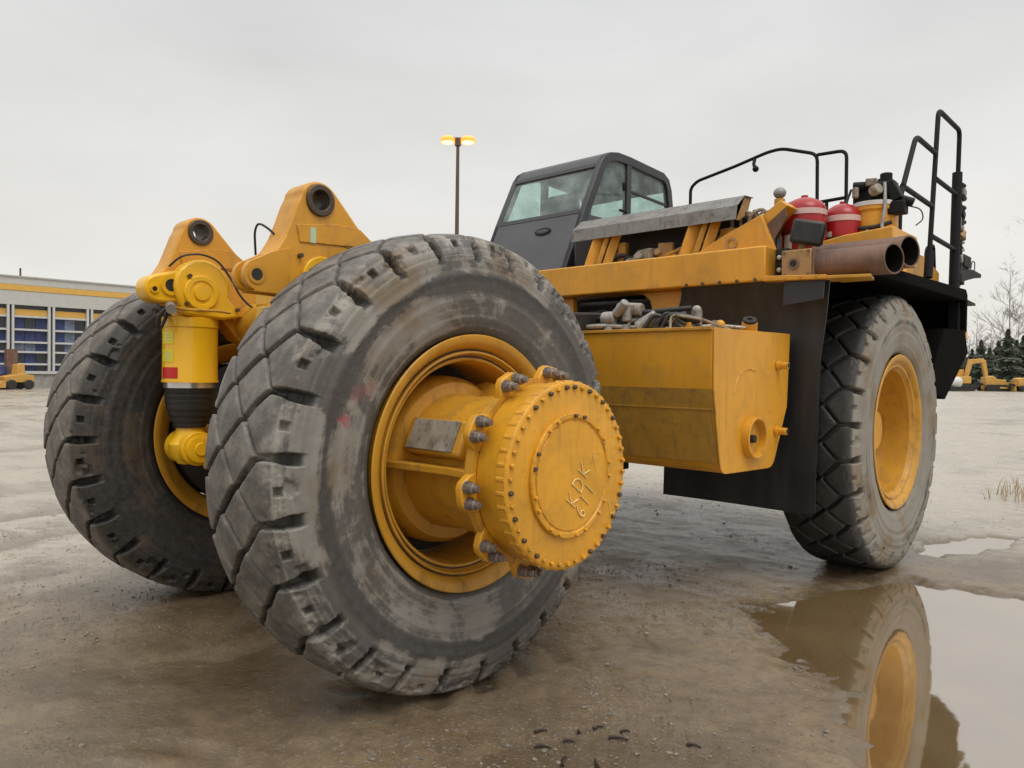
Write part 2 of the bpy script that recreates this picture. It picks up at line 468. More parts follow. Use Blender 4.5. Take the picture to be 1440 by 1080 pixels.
# ------------------------------------------------------------------ mesh helpers
class MB:
    def __init__(self):
        self.v, self.f, self.mi, self.mats = [], [], [], []

    def mid(self, m):
        if m not in self.mats:
            self.mats.append(m)
        return self.mats.index(m)

    def add(self, verts, faces, m=None):
        o = len(self.v)
        self.v += [tuple(p) for p in verts]
        self.f += [tuple(i + o for i in f) for f in faces]
        self.mi += [self.mid(m)] * len(faces)
        return self

    def box(self, c, s, m=None, rot=None):
        """centre, full size, rotation matrix"""
        pts = []
        for x in (-.5, .5):
            for y in (-.5, .5):
                for z in (-.5, .5):
                    p = Vector((x * s[0], y * s[1], z * s[2]))
                    if rot is not None:
                        p = rot @ p
                    pts.append(p + Vector(c))
        fs = [(0, 1, 3, 2), (4, 6, 7, 5), (0, 4, 5, 1), (2, 3, 7, 6), (0, 2, 6, 4), (1, 5, 7, 3)]
        return self.add(pts, fs, m)

    def bb(self, x0, x1, y0, y1, z0, z1, m=None):
        return self.box(((x0 + x1) / 2, (y0 + y1) / 2, (z0 + z1) / 2), (abs(x1 - x0), abs(y1 - y0), abs(z1 - z0)), m)

    def prism(self, poly, axis, a, b, m=None):
        """2D polygon extruded along axis from a to b. axis x: poly is (y,z); y: (x,z); z: (x,y)"""
        def P(p, t):
            return {'x': (t, p[0], p[1]), 'y': (p[0], t, p[1]), 'z': (p[0], p[1], t)}[axis]
        k = len(poly)
        vs = [P(p, a) for p in poly] + [P(p, b) for p in poly]
        fs = [tuple(range(k)), tuple(range(2 * k - 1, k - 1, -1))]
        for i in range(k):
            j = (i + 1) % k
            fs.append((i, i + k, j + k, j))
        return self.add(vs, fs, m)

    def lathe(self, prof, c, ax=(1, 0, 0), n=48, m=None, a0=0, a1=2 * math.pi, closed=False):
        """profile of (t along axis, radius)"""
        ax = Vector(ax).normalized()
        u = Vector((0, 0, 1)) if abs(ax.z) < 0.9 else Vector((1, 0, 0))
        u = (u - ax * u.dot(ax)).normalized()
        w = ax.cross(u)
        full = abs(a1 - a0 - 2 * math.pi) < 1e-6
        cols = n if full else n + 1
        vs, fs = [], []
        for i in range(cols):
            t = a0 + (a1 - a0) * i / n
            d = u * math.cos(t) + w * math.sin(t)
            for (h, r) in prof:
                vs.append(Vector(c) + ax * h + d * max(r, 1e-4))
        k = len(prof)
        for i in range(n):
            j = (i + 1) % cols
            for q in range(k if closed else k - 1):
                q2 = (q + 1) % k
                fs.append((i * k + q, j * k + q, j * k + q2, i * k + q2))
        return self.add(vs, fs, m)

    def cyl(self, p, q, r, n=20, m=None, r2=None):
        p, q = Vector(p), Vector(q)
        L = (q - p).length
        r2 = r if r2 is None else r2
        return self.lathe([(0, 0), (0, r), (L, r2), (L, 0)], p, (q - p), n, m)

    def ring(self, p, q, ro, ri, n=32, m=None):
        p, q = Vector(p), Vector(q)
        L = (q - p).length
        return self.lathe([(0, ri), (0, ro), (L, ro), (L, ri)], p, (q - p), n, m, closed=True)

    def tube(self, pts, r, n=8, m=None, fillet=0.0, r_end=None):
        pts = [Vector(p) for p in pts]
        if fillet > 0 and len(pts) > 2:
            q = [pts[0]]
            for a, b_, c in zip(pts, pts[1:], pts[2:]):
                f = min(fillet, (a - b_).length * .45, (c - b_).length * .45)
                p0 = b_ + (a - b_).normalized() * f
                p1 = b_ + (c - b_).normalized() * f
                for t in (0, .25, .5, .75, 1):
                    q.append(p0 * (1 - t) ** 2 + b_ * 2 * t * (1 - t) + p1 * t * t)
            q.append(pts[-1])
            pts = q
        vs, fs = [], []
        N = len(pts)
        prev = None
        for i, p in enumerate(pts):
            d = (pts[min(i + 1, N - 1)] - pts[max(i - 1, 0)]).normalized()
            if prev is None:
                h = Vector((0, 0, 1)) if abs(d.z) < .9 else Vector((1, 0, 0))
            else:
                h = prev
            u = (h - d * h.dot(d)).normalized()
            prev = u
            w = d.cross(u)
            rr = r if r_end is None else r + (r_end - r) * i / (N - 1)
            for k in range(n):
                a = 2 * math.pi * k / n
                vs.append(p + (u * math.cos(a) + w * math.sin(a)) * rr)
        for i in range(N - 1):
            for k in range(n):
                k2 = (k + 1) % n
                fs.append((i * n + k, i * n + k2, (i + 1) * n + k2, (i + 1) * n + k))
        fs.append(tuple(range(n - 1, -1, -1)))
        fs.append(tuple((N - 1) * n + k for k in range(n)))
        return self.add(vs, fs, m)

    def sphere(self, c, r, m=None, n=12, sc=(1, 1, 1)):
        prof = []
        k = max(5, n // 2)
        vs, fs = [], []
        for i in range(k + 1):
            th = math.pi * i / k
            for j in range(n):
                ph = 2 * math.pi * j / n
                vs.append((c[0] + r * sc[0] * math.sin(th) * math.cos(ph), c[1] + r * sc[1] * math.sin(th) * math.sin(ph), c[2] + r * sc[2] * math.cos(th)))
        for i in range(k):
            for j in range(n):
                j2 = (j + 1) % n
                fs.append((i * n + j, (i + 1) * n + j, (i + 1) * n + j2, i * n + j2))
        return self.add(vs, fs, m)

    def build(self, name, mat=None, parent=None, bevel=0.0, smooth=35, loc=None, merge=True, **props):
        me = bpy.data.meshes.new(name)
        origin = Vector(loc) if loc is not None else Vector((0, 0, 0))
        me.from_pydata([(p[0] - origin.x, p[1] - origin.y, p[2] - origin.z) for p in self.v], [], self.f)
        for m in self.mats:
            me.materials.append(m if m is not None else mat)
        me.polygons.foreach_set('material_index', self.mi)
        if merge:
            bm = bmesh.new()
            bm.from_mesh(me)
            bmesh.ops.remove_doubles(bm, verts=bm.verts, dist=2e-4)
            bmesh.ops.recalc_face_normals(bm, faces=bm.faces)
            bm.to_mesh(me)
            bm.free()
        if smooth:
            me.shade_smooth()
            me.set_sharp_from_angle(angle=R_(smooth))
        o = bpy.data.objects.new(name, me)
        COL.objects.link(o)
        if parent is not None:
            o.parent = parent
            # every parent here is unrotated, so the offset is a subtraction
            o.location = origin - world_loc(parent)
        else:
            o.location = origin
        if bevel:
            md = o.modifiers.new('bevel', 'BEVEL')
            md.width = bevel
            md.segments = 2
            md.limit_method = 'ANGLE'
            md.angle_limit = R_(40)
        for k, v in props.items():
            o[k] = v
        return o

def world_loc(o):
    p = Vector(o.location)
    while o.parent is not None:
        o = o.parent
        p += Vector(o.location)
    return p

def thing(name, label, cat, loc=(0, 0, 0), group=None):
    o = bpy.data.objects.new(name, None)
    COL.objects.link(o)
    o.location = loc
    o.empty_display_size = 0.3
    o['label'] = label
    o['category'] = cat
    if group:
        o['group'] = group
    return o

def tag(o, label, cat, group=None):
    o['label'] = label
    o['category'] = cat
    if group:
        o['group'] = group
    return o

def copy_tree(o, parent=None):
    c = o.copy()
    COL.objects.link(c)
    if parent is not None:
        c.parent = parent
    for ch in list(o.children):
        copy_tree(ch, c)
    return c

def rot(axis, deg):
    return Matrix.Rotation(R_(deg), 3, axis)

# ------------------------------------------------------------------ ground
def vnoise(x, y, seed):
    """smooth value noise on arrays"""
    r = np.random.RandomState(seed)
    tab = r.rand(256, 256)
    xi, yi = np.floor(x).astype(int), np.floor(y).astype(int)
    fx, fy = x - xi, y - yi
    fx = fx * fx * (3 - 2 * fx)
    fy = fy * fy * (3 - 2 * fy)
    g = lambda a, b: tab[a % 256, b % 256]
    return (g(xi, yi) * (1 - fx) + g(xi + 1, yi) * fx) * (1 - fy) + (g(xi, yi + 1) * (1 - fx) + g(xi + 1, yi + 1) * fx) * fy

def fbm(x, y, seed, oct=4):
    t, a, s = 0, 1, 0
    for i in range(oct):
        t = t + a * vnoise(x * 2 ** i, y * 2 ** i, seed + i)
        s += a
        a *= 0.5
    return t / s

def poly_sd(px, py, poly):
    """signed distance to a polygon, negative inside"""
    d = np.full(px.shape, 1e9)
    inside = np.zeros(px.shape, bool)
    k = len(poly)
    for i in range(k):
        ax, ay = poly[i]
        bx, by = poly[(i + 1) % k]
        ex, ey = bx - ax, by - ay
        wx, wy = px - ax, py - ay
        t = np.clip((wx * ex + wy * ey) / (ex * ex + ey * ey), 0, 1)
        d = np.minimum(d, np.hypot(wx - t * ex, wy - t * ey))
        c = ((ay > py) != (by > py)) & (px < (bx - ax) * (py - ay) / (by - ay + 1e-12) + ax)
        inside ^= c
    return np.where(inside, -d, d)

PUDDLE = [(2.30, 2.75), (2.45, 3.5), (2.62, 4.1), (2.95, 4.5), (3.75, 4.62), (5.2, 4.9), (7.5, 4.2), (8.0, 2.0), (6.8, -0.2), (5.0, -0.9),
          (4.25, -0.5), (3.95, 0.3), (3.66, 0.93), (3.36, 1.62), (2.95, 1.72), (2.70, 1.85), (2.62, 2.1), (2.35, 2.35)]
PUDDLE2 = [(2.66, 5.75), (2.62, 6.3), (2.78, 7.1), (3.1, 7.35), (3.2, 6.9), (2.98, 6.1)]

def ground_z(x, y):
    near = np.exp(-((x * 0.5) ** 2 + ((y - 2) * 0.4) ** 2) / 260.0)
    z = (fbm(x * 0.35 + 7, y * 0.35 + 3, 11, 4) - 0.5) * 0.05
    z = z + (fbm(x * 2.3, y * 2.3, 31, 4) - 0.5) * 0.022
    z = z + (fbm(x * 9.0, y * 9.0, 41, 3) - 0.5) * 0.016
    # wheel ruts across the wet yard on the left
    for (off, w, amp) in ((-5.2, 0.35, 0.040), (-6.6, 0.22, 0.030), (-8.6, 0.4, 0.032), (-11.0, 0.3, 0.026), (-3.8, 0.25, 0.028), (-0.2, 0.22, 0.018), (-14.5, 0.5, 0.025)):
        d = (x - off) + 0.22 * (y - 2) + (fbm(y * 0.25, x * 0 + off, 71, 2) - 0.5) * 1.2
        amp = amp * np.clip(fbm(x * .3 + off, y * .3, 83, 3) * 3.4 - 1.0, 0, 1.3)
        z = z - amp * np.exp(-(d / w) ** 2) + amp * 0.5 * np.exp(-((d - w * 1.7) / (w * 0.5)) ** 2)
    for cx_, amp in ((-1.45, 0.042), (1.45, 0.034), (-3.1, 0.03), (-4.2, 0.03)):
        u = x - cx_ - (0.0 if abs(cx_) < 2 else 0.22 * (y - 2)) - 0.10 * np.sin(y * 0.8)
        inb = np.clip((0.36 - np.abs(u)) / 0.05, 0, 1)
        lug = np.sin((y + np.abs(u) * .55) * 2 * np.pi / 0.326)
        lug = np.clip(lug * 2.2, -1, 1)
        fade = np.clip(fbm(x * .5 + 9, y * .5 + cx_, 611, 3) * 3.2 - 1.2, 0, 1) * np.clip((1.5 - y) / 1.5, 0, 1) if abs(cx_) < 2 else np.clip(fbm(x * .4 + 9, y * .4 + cx_, 617, 3) * 4 - 1.7, 0, 1)
        z = z + inb * fade * amp * (lug * .55 - .45)
    z = z * np.clip(near * 1.2, 0.15, 1)
    for poly, depth, band in ((PUDDLE, 0.075, 0.50), (PUDDLE2, 0.06, 0.25)):
        sd = poly_sd(x, y, poly) + (fbm(x * 3.0, y * 3.0, 55, 4) - 0.5) * 0.45 + (fbm(x * 11.0, y * 11.0, 57, 3) - 0.5) * 0.22
        t = np.clip(0.5 - sd / band, 0, 1)
        t = t * t * (3 - 2 * t)
        z = z * (1 - 0.75 * t) - depth * t
    return z

def spaced(c0, lo, hi, fine_lo, fine_hi, step, grow):
    a = list(np.arange(fine_lo, fine_hi + 1e-6, step))
    s, p = step, a[-1]
    while p < hi:
        s *= grow
        p += s
        a.append(p)
    s, p = step, a[0]
    while p > lo:
        s *= grow
        p -= s
        a.insert(0, p)
    return np.array(a)

def build_ground():
    xs = spaced(0, -900, 900, -4.5, 5.6, 0.035, 1.045)
    ys = spaced(0, -300, 1200, -2.6, 7.6, 0.035, 1.045)
    X, Y = np.meshgrid(xs, ys, indexing='ij')
    Z = ground_z(X, Y)
    nx, ny = X.shape
    co = np.stack([X, Y, Z], -1).reshape(-1, 3)
    idx = np.arange(nx * ny).reshape(nx, ny)
    q = np.stack([idx[:-1, :-1], idx[1:, :-1], idx[1:, 1:], idx[:-1, 1:]], -1).reshape(-1, 4)
    me = bpy.data.meshes.new('ground')
    me.vertices.add(len(co))
    me.vertices.foreach_set('co', co.ravel())
    me.loops.add(q.size)
    me.loops.foreach_set('vertex_index', q.ravel())
    me.polygons.add(len(q))
    me.polygons.foreach_set('loop_start', np.arange(len(q)) * 4)
    me.update(calc_edges=True)
    me.shade_smooth()
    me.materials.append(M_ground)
    o = bpy.data.objects.new('ground', me)
    COL.objects.link(o)
    o['kind'] = 'structure'
    return o
build_ground()

def gz(x, y):
    return float(ground_z(np.array([x], float), np.array([y], float))[0])

def water(poly, z, grow):
    c = Vector((sum(p[0] for p in poly) / len(poly), sum(p[1] for p in poly) / len(poly)))
    pts = []
    for p in poly:
        d = Vector(p) - c
        pts.append((c + d * (1 + grow / max(d.length, .1))))
    mb = MB()
    mb.add([(p.x, p.y, z) for p in pts], [tuple(range(len(pts)))])
    o = mb.build('puddle', M_water, smooth=0)
    o['kind'] = 'structure'
    return o
water(PUDDLE, -0.032, 0.30)
water(PUDDLE2, -0.030, 0.20)

# ------------------------------------------------------------------ tyre mesh (shared)
TR, HALF = 1.35, 0.36
def tyre_mesh():
    N, NT = 26, 1560
    ctrl = [(0.285, 0.735), (0.325, 0.76), (0.352, 0.82), (0.372, 0.90), (0.383, 1.00), (0.381, 1.09), (0.371, 1.17), (0.356, 1.235),
            (0.338, 1.285), (0.305, 1.318), (0.25, 1.334), (0.16, 1.345), (0.08, 1.3495), (0.0, 1.35)]
    ctrl = ctrl + [(-a, b) for a, b in ctrl[-2::-1]]
    P = np.array(ctrl)
    # Catmull-Rom resample
    pts = []
    for i in range(len(P) - 1):
        p0, p1, p2, p3 = P[max(i - 1, 0)], P[i], P[i + 1], P[min(i + 2, len(P) - 1)]
        for t in np.linspace(0, 1, 24, endpoint=False):
            pts.append(0.5 * ((2 * p1) + (-p0 + p2) * t + (2 * p0 - 5 * p1 + 4 * p2 - p3) * t * t + (-p0 + 3 * p1 - 3 * p2 + p3) * t ** 3))
    pts.append(P[-1])
    pts = np.array(pts)
    L = np.concatenate([[0], np.cumsum(np.hypot(*np.diff(pts, axis=0).T))])
    dense = np.where((pts[:, 1] > 1.19), 1.0, 0.42)
    Lw = np.concatenate([[0], np.cumsum(np.hypot(*np.diff(pts, axis=0).T) * 0.5 * (dense[1:] + dense[:-1]))])
    M_ = 170
    tt = np.linspace(0, Lw[-1], M_)
    px = np.interp(tt, Lw, pts[:, 0])
    pr = np.interp(tt, Lw, pts[:, 1])
    ps = np.interp(tt, Lw, L) - L[-1] / 2          # signed arc across the tread
    ps = -ps
    dx, dr = np.gradient(px), np.gradient(pr)
    ln = np.hypot(dx, dr)
    nxn, nrn = dr / ln, -dx / ln                    # outward normal of the section
    if nrn[M_ // 2] < 0:
        nxn, nrn = -nxn, -nrn
    th = np.linspace(0, 2 * np.pi, NT, endpoint=False)
    pitch_ = 2 * np.pi * TR / N
    T, S = np.meshgrid(th * TR, ps, indexing='ij')
    hw = 0.345
    rows = np.array([-0.76, -0.25, 0.25, 0.76]) * hw
    stag = np.array([0.0, 0.46, 0.92, 1.38])
    warp = (fbm(T * 1.1 + 5, S * 6 + 9, 91, 3) - 0.5) * 0.03
    Tw = T + warp * 0.6
    cand_d, cand_p = [], []
    for j, (u, st) in enumerate(zip(rows, stag)):
        Srow = S
        for dk in (-1, 0, 1, 2):
            k = np.floor(Tw / pitch_ - st) + dk
            tx = (k + st) * pitch_
            d2 = (Tw - tx) ** 2 + ((Srow - u) * 1.0) ** 2
            cand_d.append(d2)
            cand_p.append((tx, np.full_like(tx, u), np.full(tx.shape, j)))
    D = np.stack(cand_d)
    near = D.argmin(0)
    ii = np.indices(near.shape)
    TX = np.stack([c[0] for c in cand_p]); UX = np.stack([c[1] for c in cand_p]); JX = np.stack([c[2] for c in cand_p])
    ax = TX[near, ii[0], ii[1]]; au = UX[near, ii[0], ii[1]]; aj = JX[near, ii[0], ii[1]]
    dmin = D.min(0)
    groove = np.zeros_like(T)
    emin = np.full_like(T, 1e9)
    aS = np.abs(S)
    sh = np.clip((aS / hw - 0.60) / 0.55, 0, 1)
    for q in range(len(cand_d)):
        sep_ = np.hypot(TX[q] - ax, UX[q] - au)
        ok = sep_ > 1e-6
        e = np.where(ok, (D[q] - dmin) / (2 * np.maximum(sep_, 1e-6)), 1e9)
        same = JX[q] == aj
        w = np.where(same, 0.0085 + sh * 0.023, 0.0145)
        w = np.where(~same & ((TX[q] - ax) * (UX[q] - au) > 0), 0.0055, w)
        emin = np.minimum(emin, np.where(ok, e, 1e9))
        w = w * (0.75 + 0.5 * vnoise(T * 3, S * 9, 17))
        g = np.clip((w + 0.004 - e) / 0.007, 0, 1)
        groove = np.maximum(groove, g * g * (3 - 2 * g))
    inside = np.clip((0.492 - aS) / 0.05, 0, 1)
    depth = (0.046 + sh * 0.034) * inside
    disp = -depth * groove
    disp -= 0.010 * np.exp(-(emin / 0.016) ** 2) * np.clip((0.42 - aS) / 0.06, 0, 1)      # worn, rounded block edges
    cell = np.sin(np.round(ax / pitch_ * 100) * 12.9898 + aj * 78.233) * 43758.5453
    disp += ((cell - np.floor(cell)) - .5) * 0.007 * (1 - groove) * np.clip((0.40 - aS) / 0.06, 0, 1)
    # square sipe pocket in each shoulder lug
    for sgn, st in ((1, stag[3]), (-1, stag[0])):
        ph = (T / pitch_ - st) % 1.0
        ph = np.minimum(ph, 1 - ph) * pitch_
        box = np.maximum(ph - 0.026, np.abs(S * sgn - 0.375) - 0.024)
        g = np.clip(-box / 0.008, 0, 1)
        disp -= 0.042 * g
    # lug shoulders bow out, the land between sits lower
    ridge = np.clip(1 - np.abs(aS - 0.43) / 0.06, 0, 1)
    disp += 0.010 * ridge * (1 - groove)
    rr_ = np.broadcast_to(pr, T.shape)
    # moulded rings on the flank
    for r0, wd, am in ((1.185, 0.009, 0.011), (1.150, 0.008, 0.008), (1.085, 0.018, 0.009), (0.985, 0.010, -0.010), (0.955, 0.008, 0.006), (0.835, 0.012, 0.010), (0.80, 0.008, 0.008)):
        disp += am * np.exp(-((rr_ - r0) / wd) ** 2)
    # wear, chips
    tread = np.clip((0.40 - aS) / 0.05, 0, 1)
    disp -= 0.006 * tread * fbm(T * 4, S * 7, 123, 4)
    chip = fbm(T * 9 + 3, S * 14, 131, 3)
    disp -= 0.022 * np.clip((chip - 0.62) / 0.12, 0, 1) * np.clip((aS - 0.28) / 0.06, 0, 1) * np.clip((0.48 - aS) / 0.05, 0, 1)
    disp += (fbm(T * 2.2, S * 4, 151, 3) - 0.5) * 0.008
    Xc = px[None, :] + nxn[None, :] * disp
    Rc = pr[None, :] + nrn[None, :] * disp
    # seat on the ground: slight bulge and flat at the contact
    ang = np.arctan2(np.sin(th + np.pi), np.cos(th + np.pi))[:, None]   # 0 at bottom
    bul = np.exp(-(ang / 0.30) ** 2)
    Yc = Rc * np.sin(th)[:, None]
    Zc = Rc * np.cos(th)[:, None]
    Xc = Xc * (1 + 0.035 * bul * np.clip((Rc - 0.8) / 0.3, 0, 1))
    low = Zc < -1.325
    Zc = np.where(low, -1.325 - (-1.325 - Zc) * 0.2, Zc)
    co = np.stack([Xc, Yc, Zc], -1).reshape(-1, 3)
    idx = np.arange(NT * M_).reshape(NT, M_)
    nx2 = np.roll(idx, -1, axis=0)
    q = np.stack([idx[:, :-1], nx2[:, :-1], nx2[:, 1:], idx[:, 1:]], -1).reshape(-1, 4)
    wear_groove_shade = (1 - groove * np.clip((0.50 - aS) / 0.03, 0, 1)).reshape(-1)  # low in grooves, where the rubber colour carries painted shade
    me = bpy.data.meshes.new('tyre')
    me.vertices.add(len(co)); me.vertices.foreach_set('co', co.ravel())
    me.loops.add(q.size); me.loops.foreach_set('vertex_index', q.ravel())
    me.polygons.add(len(q)); me.polygons.foreach_set('loop_start', np.arange(len(q)) * 4)
    me.update(calc_edges=True)
    at = me.attributes.new('wear_groove_shade', 'FLOAT', 'POINT')
    at.data.foreach_set('value', wear_groove_shade.astype(np.float32))
    bm = bmesh.new(); bm.from_mesh(me)
    bmesh.ops.recalc_face_normals(bm, faces=bm.faces)
    bm.to_mesh(me); bm.free()
    me.shade_smooth()
    return me
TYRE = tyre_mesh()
ZC = 1.33

# ------------------------------------------------------------------ the truck
truck = thing('haul_truck', 'yellow mining haul truck without its dump body, standing on wet gravel', 'truck', (0, 0, 0))

def part_at(name, data_obj_mesh, mat, parent, loc, rz=0):
    o = bpy.data.objects.new(name, data_obj_mesh)
    COL.objects.link(o)
    o.parent = parent
    o.location = Vector(loc) - world_loc(parent)
    o.rotation_euler = (0, 0, rz)
    return o

def set_mat(o, m):
    if not o.data.materials:
        o.data.materials.append(m)
    o.material_slots[0].link = 'OBJECT'
    o.material_slots[0].material = m

def rear_rim(cx, s, label):
    """s=+1: outer side towards +x"""
    mb = MB()
    prof_out = [(0.325, 0.735), (0.345, 0.748), (0.352, 0.742), (0.350, 0.715), (0.335, 0.690), (0.30, 0.668), (0.285, 0.664), (0.285, 0.655), (0.305, 0.652),
                (0.308, 0.640), (0.285, 0.632), (0.270, 0.628), (0.266, 0.618), (0.276, 0.612), (0.274, 0.600), (0.25, 0.590), (0.10, 0.583), (-0.10, 0.583), (-0.24, 0.59),
                (-0.275, 0.61), (-0.30, 0.655), (-0.335, 0.69), (-0.350, 0.715), (-0.352, 0.742), (-0.345, 0.748), (-0.325, 0.735), (-0.29, 0.72), (0.29, 0.72)]
    mb.lathe([(t * s, r) for t, r in prof_out], (cx, 0, ZC), (1, 0, 0), 96, closed=True)
    o = mb.build('rear_wheel', M_yellow_dirty, truck, loc=(cx, 0, ZC))
    t = part_at('tyre', TYRE, None, o, (cx, 0, ZC), 0 if s > 0 else math.pi)
    t['label'] = label
    # gutter seams
    sb = MB()
    sb.ring((cx + 0.2845 * s, 0, ZC), (cx + 0.2885 * s, 0, ZC), 0.6625, 0.6555, 96)
    sb.ring((cx + 0.2665 * s, 0, ZC), (cx + 0.2705 * s, 0, ZC), 0.6255, 0.6185, 96)
    sb.build('lock_ring_seam', M_engine, o, loc=(cx, 0, ZC))
    return o, t
RX = 1.39
rw, t = rear_rim(RX, 1, 'scuffed rear tyre caked with grey mud on its sidewall')
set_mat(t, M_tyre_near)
lw, t = rear_rim(-RX, -1, 'dark brown rear tyre on the far side of the axle')
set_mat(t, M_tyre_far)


def final_drive(s):
    """hub, planetary drum and cover on one side; s=+1 right"""
    c = (0, 0, ZC)
    hub = MB()
    hub.lathe([(t * s, r) for t, r in [(0.55, 0.30), (1.02, 0.32), (1.06, 0.49), (1.10, 0.505), (1.44, 0.505), (1.50, 0.495), (1.545, 0.465), (1.56, 0.40), (1.72, 0.385), (2.05, 0.40),
               (2.13, 0.47), (2.165, 0.50), (2.215, 0.50), (2.218, 0.40), (2.218, 0.0)]], c, (1, 0, 0), 72)
    ho = hub.build('wheel_hub', M_yellow_dirty, truck, loc=(1.4 * s, 0, ZC))  # darker grimy paint here also puts shade into the hub cone
    for k in range(3):
        a = R_(-88 + 120 * k)
        poly = [(1.40, 0.50), (1.55, 0.545), (1.68, 0.505), (2.0, 0.47), (2.15, 0.49), (2.15, 0.36), (1.5, 0.36)]
        d = Vector((0, math.sin(a), math.cos(a)))
        n_ = Vector((0, math.cos(a), -math.sin(a))) * 0.022
        vs = [Vector((p[0] * s, 0, ZC)) + d * p[1] - n_ for p in poly] + [Vector((p[0] * s, 0, ZC)) + d * p[1] + n_ for p in poly]
        k7 = len(poly)
        fs = [tuple(range(k7)), tuple(range(2 * k7 - 1, k7 - 1, -1))] + [(i, i + k7, (i + 1) % k7 + k7, (i + 1) % k7) for i in range(k7)]
        MB().add(vs, fs).build('web', M_yellow_dirty, ho, bevel=0.008)
    # cast pads between webs
    for k, (a, mtl) in enumerate(((-66, M_steel), (76, M_yellow_dirty))):
        rm = Matrix.Rotation(R_(-a), 3, 'X')
        mb = MB()
        mb.box(Vector((1.85 * s, 0, ZC)) + rm @ Vector((0, 0, 0.405)), (0.46, 0.20, 0.13), None, rm)
        mb.build('casting_pad', M_yellow_dirty if k else M_yellow_dirty, ho, bevel=0.02)
        if k == 0:
            mb = MB()
            mb.box(Vector((1.85 * s, 0, ZC)) + rm @ Vector((0, 0, 0.476)), (0.36, 0.17, 0.012), None, rm)
            mb.build('dirty_plate', M_grime, ho, bevel=0.003)
    fd = MB()
    fd.lathe([(t * s, r) for t, r in [(2.219, 0.30), (2.219, 0.468), (2.23, 0.474), (2.335, 0.474), (2.355, 0.482), (2.375, 0.488), (2.425, 0.488), (2.433, 0.480), (2.435, 0.470), (2.435, 0.0)]], c, (1, 0, 0), 96)
    f = fd.build('final_drive', M_yellow_hub, truck, loc=(2.3 * s, 0, ZC))
    # centre cover
    cv = MB()
    cv.lathe([(t * s, r) for t, r in [(2.436, 0.325), (2.452, 0.325), (2.456, 0.320), (2.456, 0.300), (2.448, 0.294), (2.446, 0.286), (2.452, 0.282), (2.454, 0.0)]], c, (1, 0, 0), 72)
    cv.build('hub_cover', M_yellow_hub, f, loc=(2.45 * s, 0, ZC))
    # scalloped rim with bolt heads
    hexm = MB()
    hexm.lathe([(0, 0.0), (0, 0.0115), (0.012, 0.0115), (0.016, 0.009), (0.016, 0)], (0, 0, 0), (1, 0, 0), 6)
    b0 = hexm.build('bolt', M_yellow_hub, f, smooth=0, merge=True)
    b0.data.name = 'bolt'
    nb = 44
    for k in range(nb):
        a = 2 * math.pi * (k + .3) / nb
        o = b0 if k == 0 else b0.copy()
        if k:
            COL.objects.link(o)
        o.parent = f
        o.location = Vector((2.436 * s, 0.458 * math.sin(a), ZC + 0.458 * math.cos(a))) - world_loc(f)
        o.rotation_euler = (rng.random(), 0, 0 if s > 0 else math.pi)
        o.scale = (1.12, 1.12, 1.12)
        o.material_slots[0].link = 'OBJECT'
        o.material_slots[0].material = M_bolt if (k * 7) % 13 < 4 else (M_yellow_dirty if k % 2 else M_yellow_hub)
    # lugs around the drum edge
    lg = MB()
    for k in range(nb):
        a = 2 * math.pi * (k + .3) / nb
        p = Vector((2.352 * s, 0.475 * math.sin(a), ZC + 0.475 * math.cos(a)))
        lg.cyl(p + Vector((0.02 * s, 0, 0)), p + Vector((0.073 * s, 0, 0)), 0.0185, 10)
    lg.build('scalloped_edge', M_yellow_hub, f, loc=(2.4 * s, 0, ZC), kind='stuff')
    for k in range(9):
        for dq in (-7, 7):
            a = R_(40 * k + dq + 8)
            o = b0.copy(); COL.objects.link(o); o.parent = f
            o.location = Vector((2.456 * s, 0.310 * math.sin(a), ZC + 0.310 * math.cos(a))) - world_loc(f)
            o.scale = (1, .95, .95)
            o.rotation_euler = (rng.random(), 0, 0 if s > 0 else math.pi)
            o.material_slots[0].link = 'OBJECT'
            o.material_slots[0].material = M_bolt if (k * 5 + dq) % 7 == 0 else M_yellow_hub
    # ears with pairs of studs
    ear_mesh = MB()
    pl = [(-0.105, 0.455), (-0.092, 0.51), (-0.066, 0.555), (-0.04, 0.572), (0.04, 0.572), (0.066, 0.555), (0.092, 0.51), (0.105, 0.455)]
    ear_mesh.prism(pl, 'x', -0.024, 0.024)
    e0 = ear_mesh.build('mounting_ear', M_yellow_hub, f, bevel=0.008)
    stud = MB()
    stud.lathe([(-0.005, 0.0), (-0.005, 0.034), (0.010, 0.034), (0.010, 0.027), (0.045, 0.027), (0.05, 0.019), (0.074, 0.018), (0.078, 0)], (0, 0, 0), (1, 0, 0), 10)
    s0 = stud.build('wheel_stud', M_stud, f)
    for k in range(10):
        a = R_(-10 + 36 * k)
        o = e0 if k == 0 else e0.copy()
        if k:
            COL.objects.link(o)
        o.parent = f
        o.location = Vector((2.195 * s, 0, ZC)) - world_loc(f)
        o.rotation_euler = (a, 0, 0)
        for j, dq in enumerate((-4.4, 4.4)):
            aa = a + R_(dq)
            w = s0 if (k == 0 and j == 0) else s0.copy()
            if not (k == 0 and j == 0):
                COL.objects.link(w)
            w.parent = f
            # rotation about x turns +z towards -y
            w.location = Vector((2.222 * s, -0.532 * math.sin(aa), ZC + 0.532 * math.cos(aa))) - world_loc(f)
            w.rotation_euler = (rng.random(), 0, 0 if s > 0 else math.pi)
    return f
for s_ in (1, -1):
    MB().lathe([(1.30 * s_, 0.49), (1.31 * s_, 0.575), (1.06 * s_, 0.575), (0.98 * s_, 0.50), (0.90 * s_, 0.34)], (0, 0, ZC), (1, 0, 0), 64).build('gap_shade_ring', M_engine, truck, loc=(s_, 0, ZC))  # dark ring added to paint the gap between rim and hub as shade
fdr = final_drive(1)
fdl = final_drive(-1)

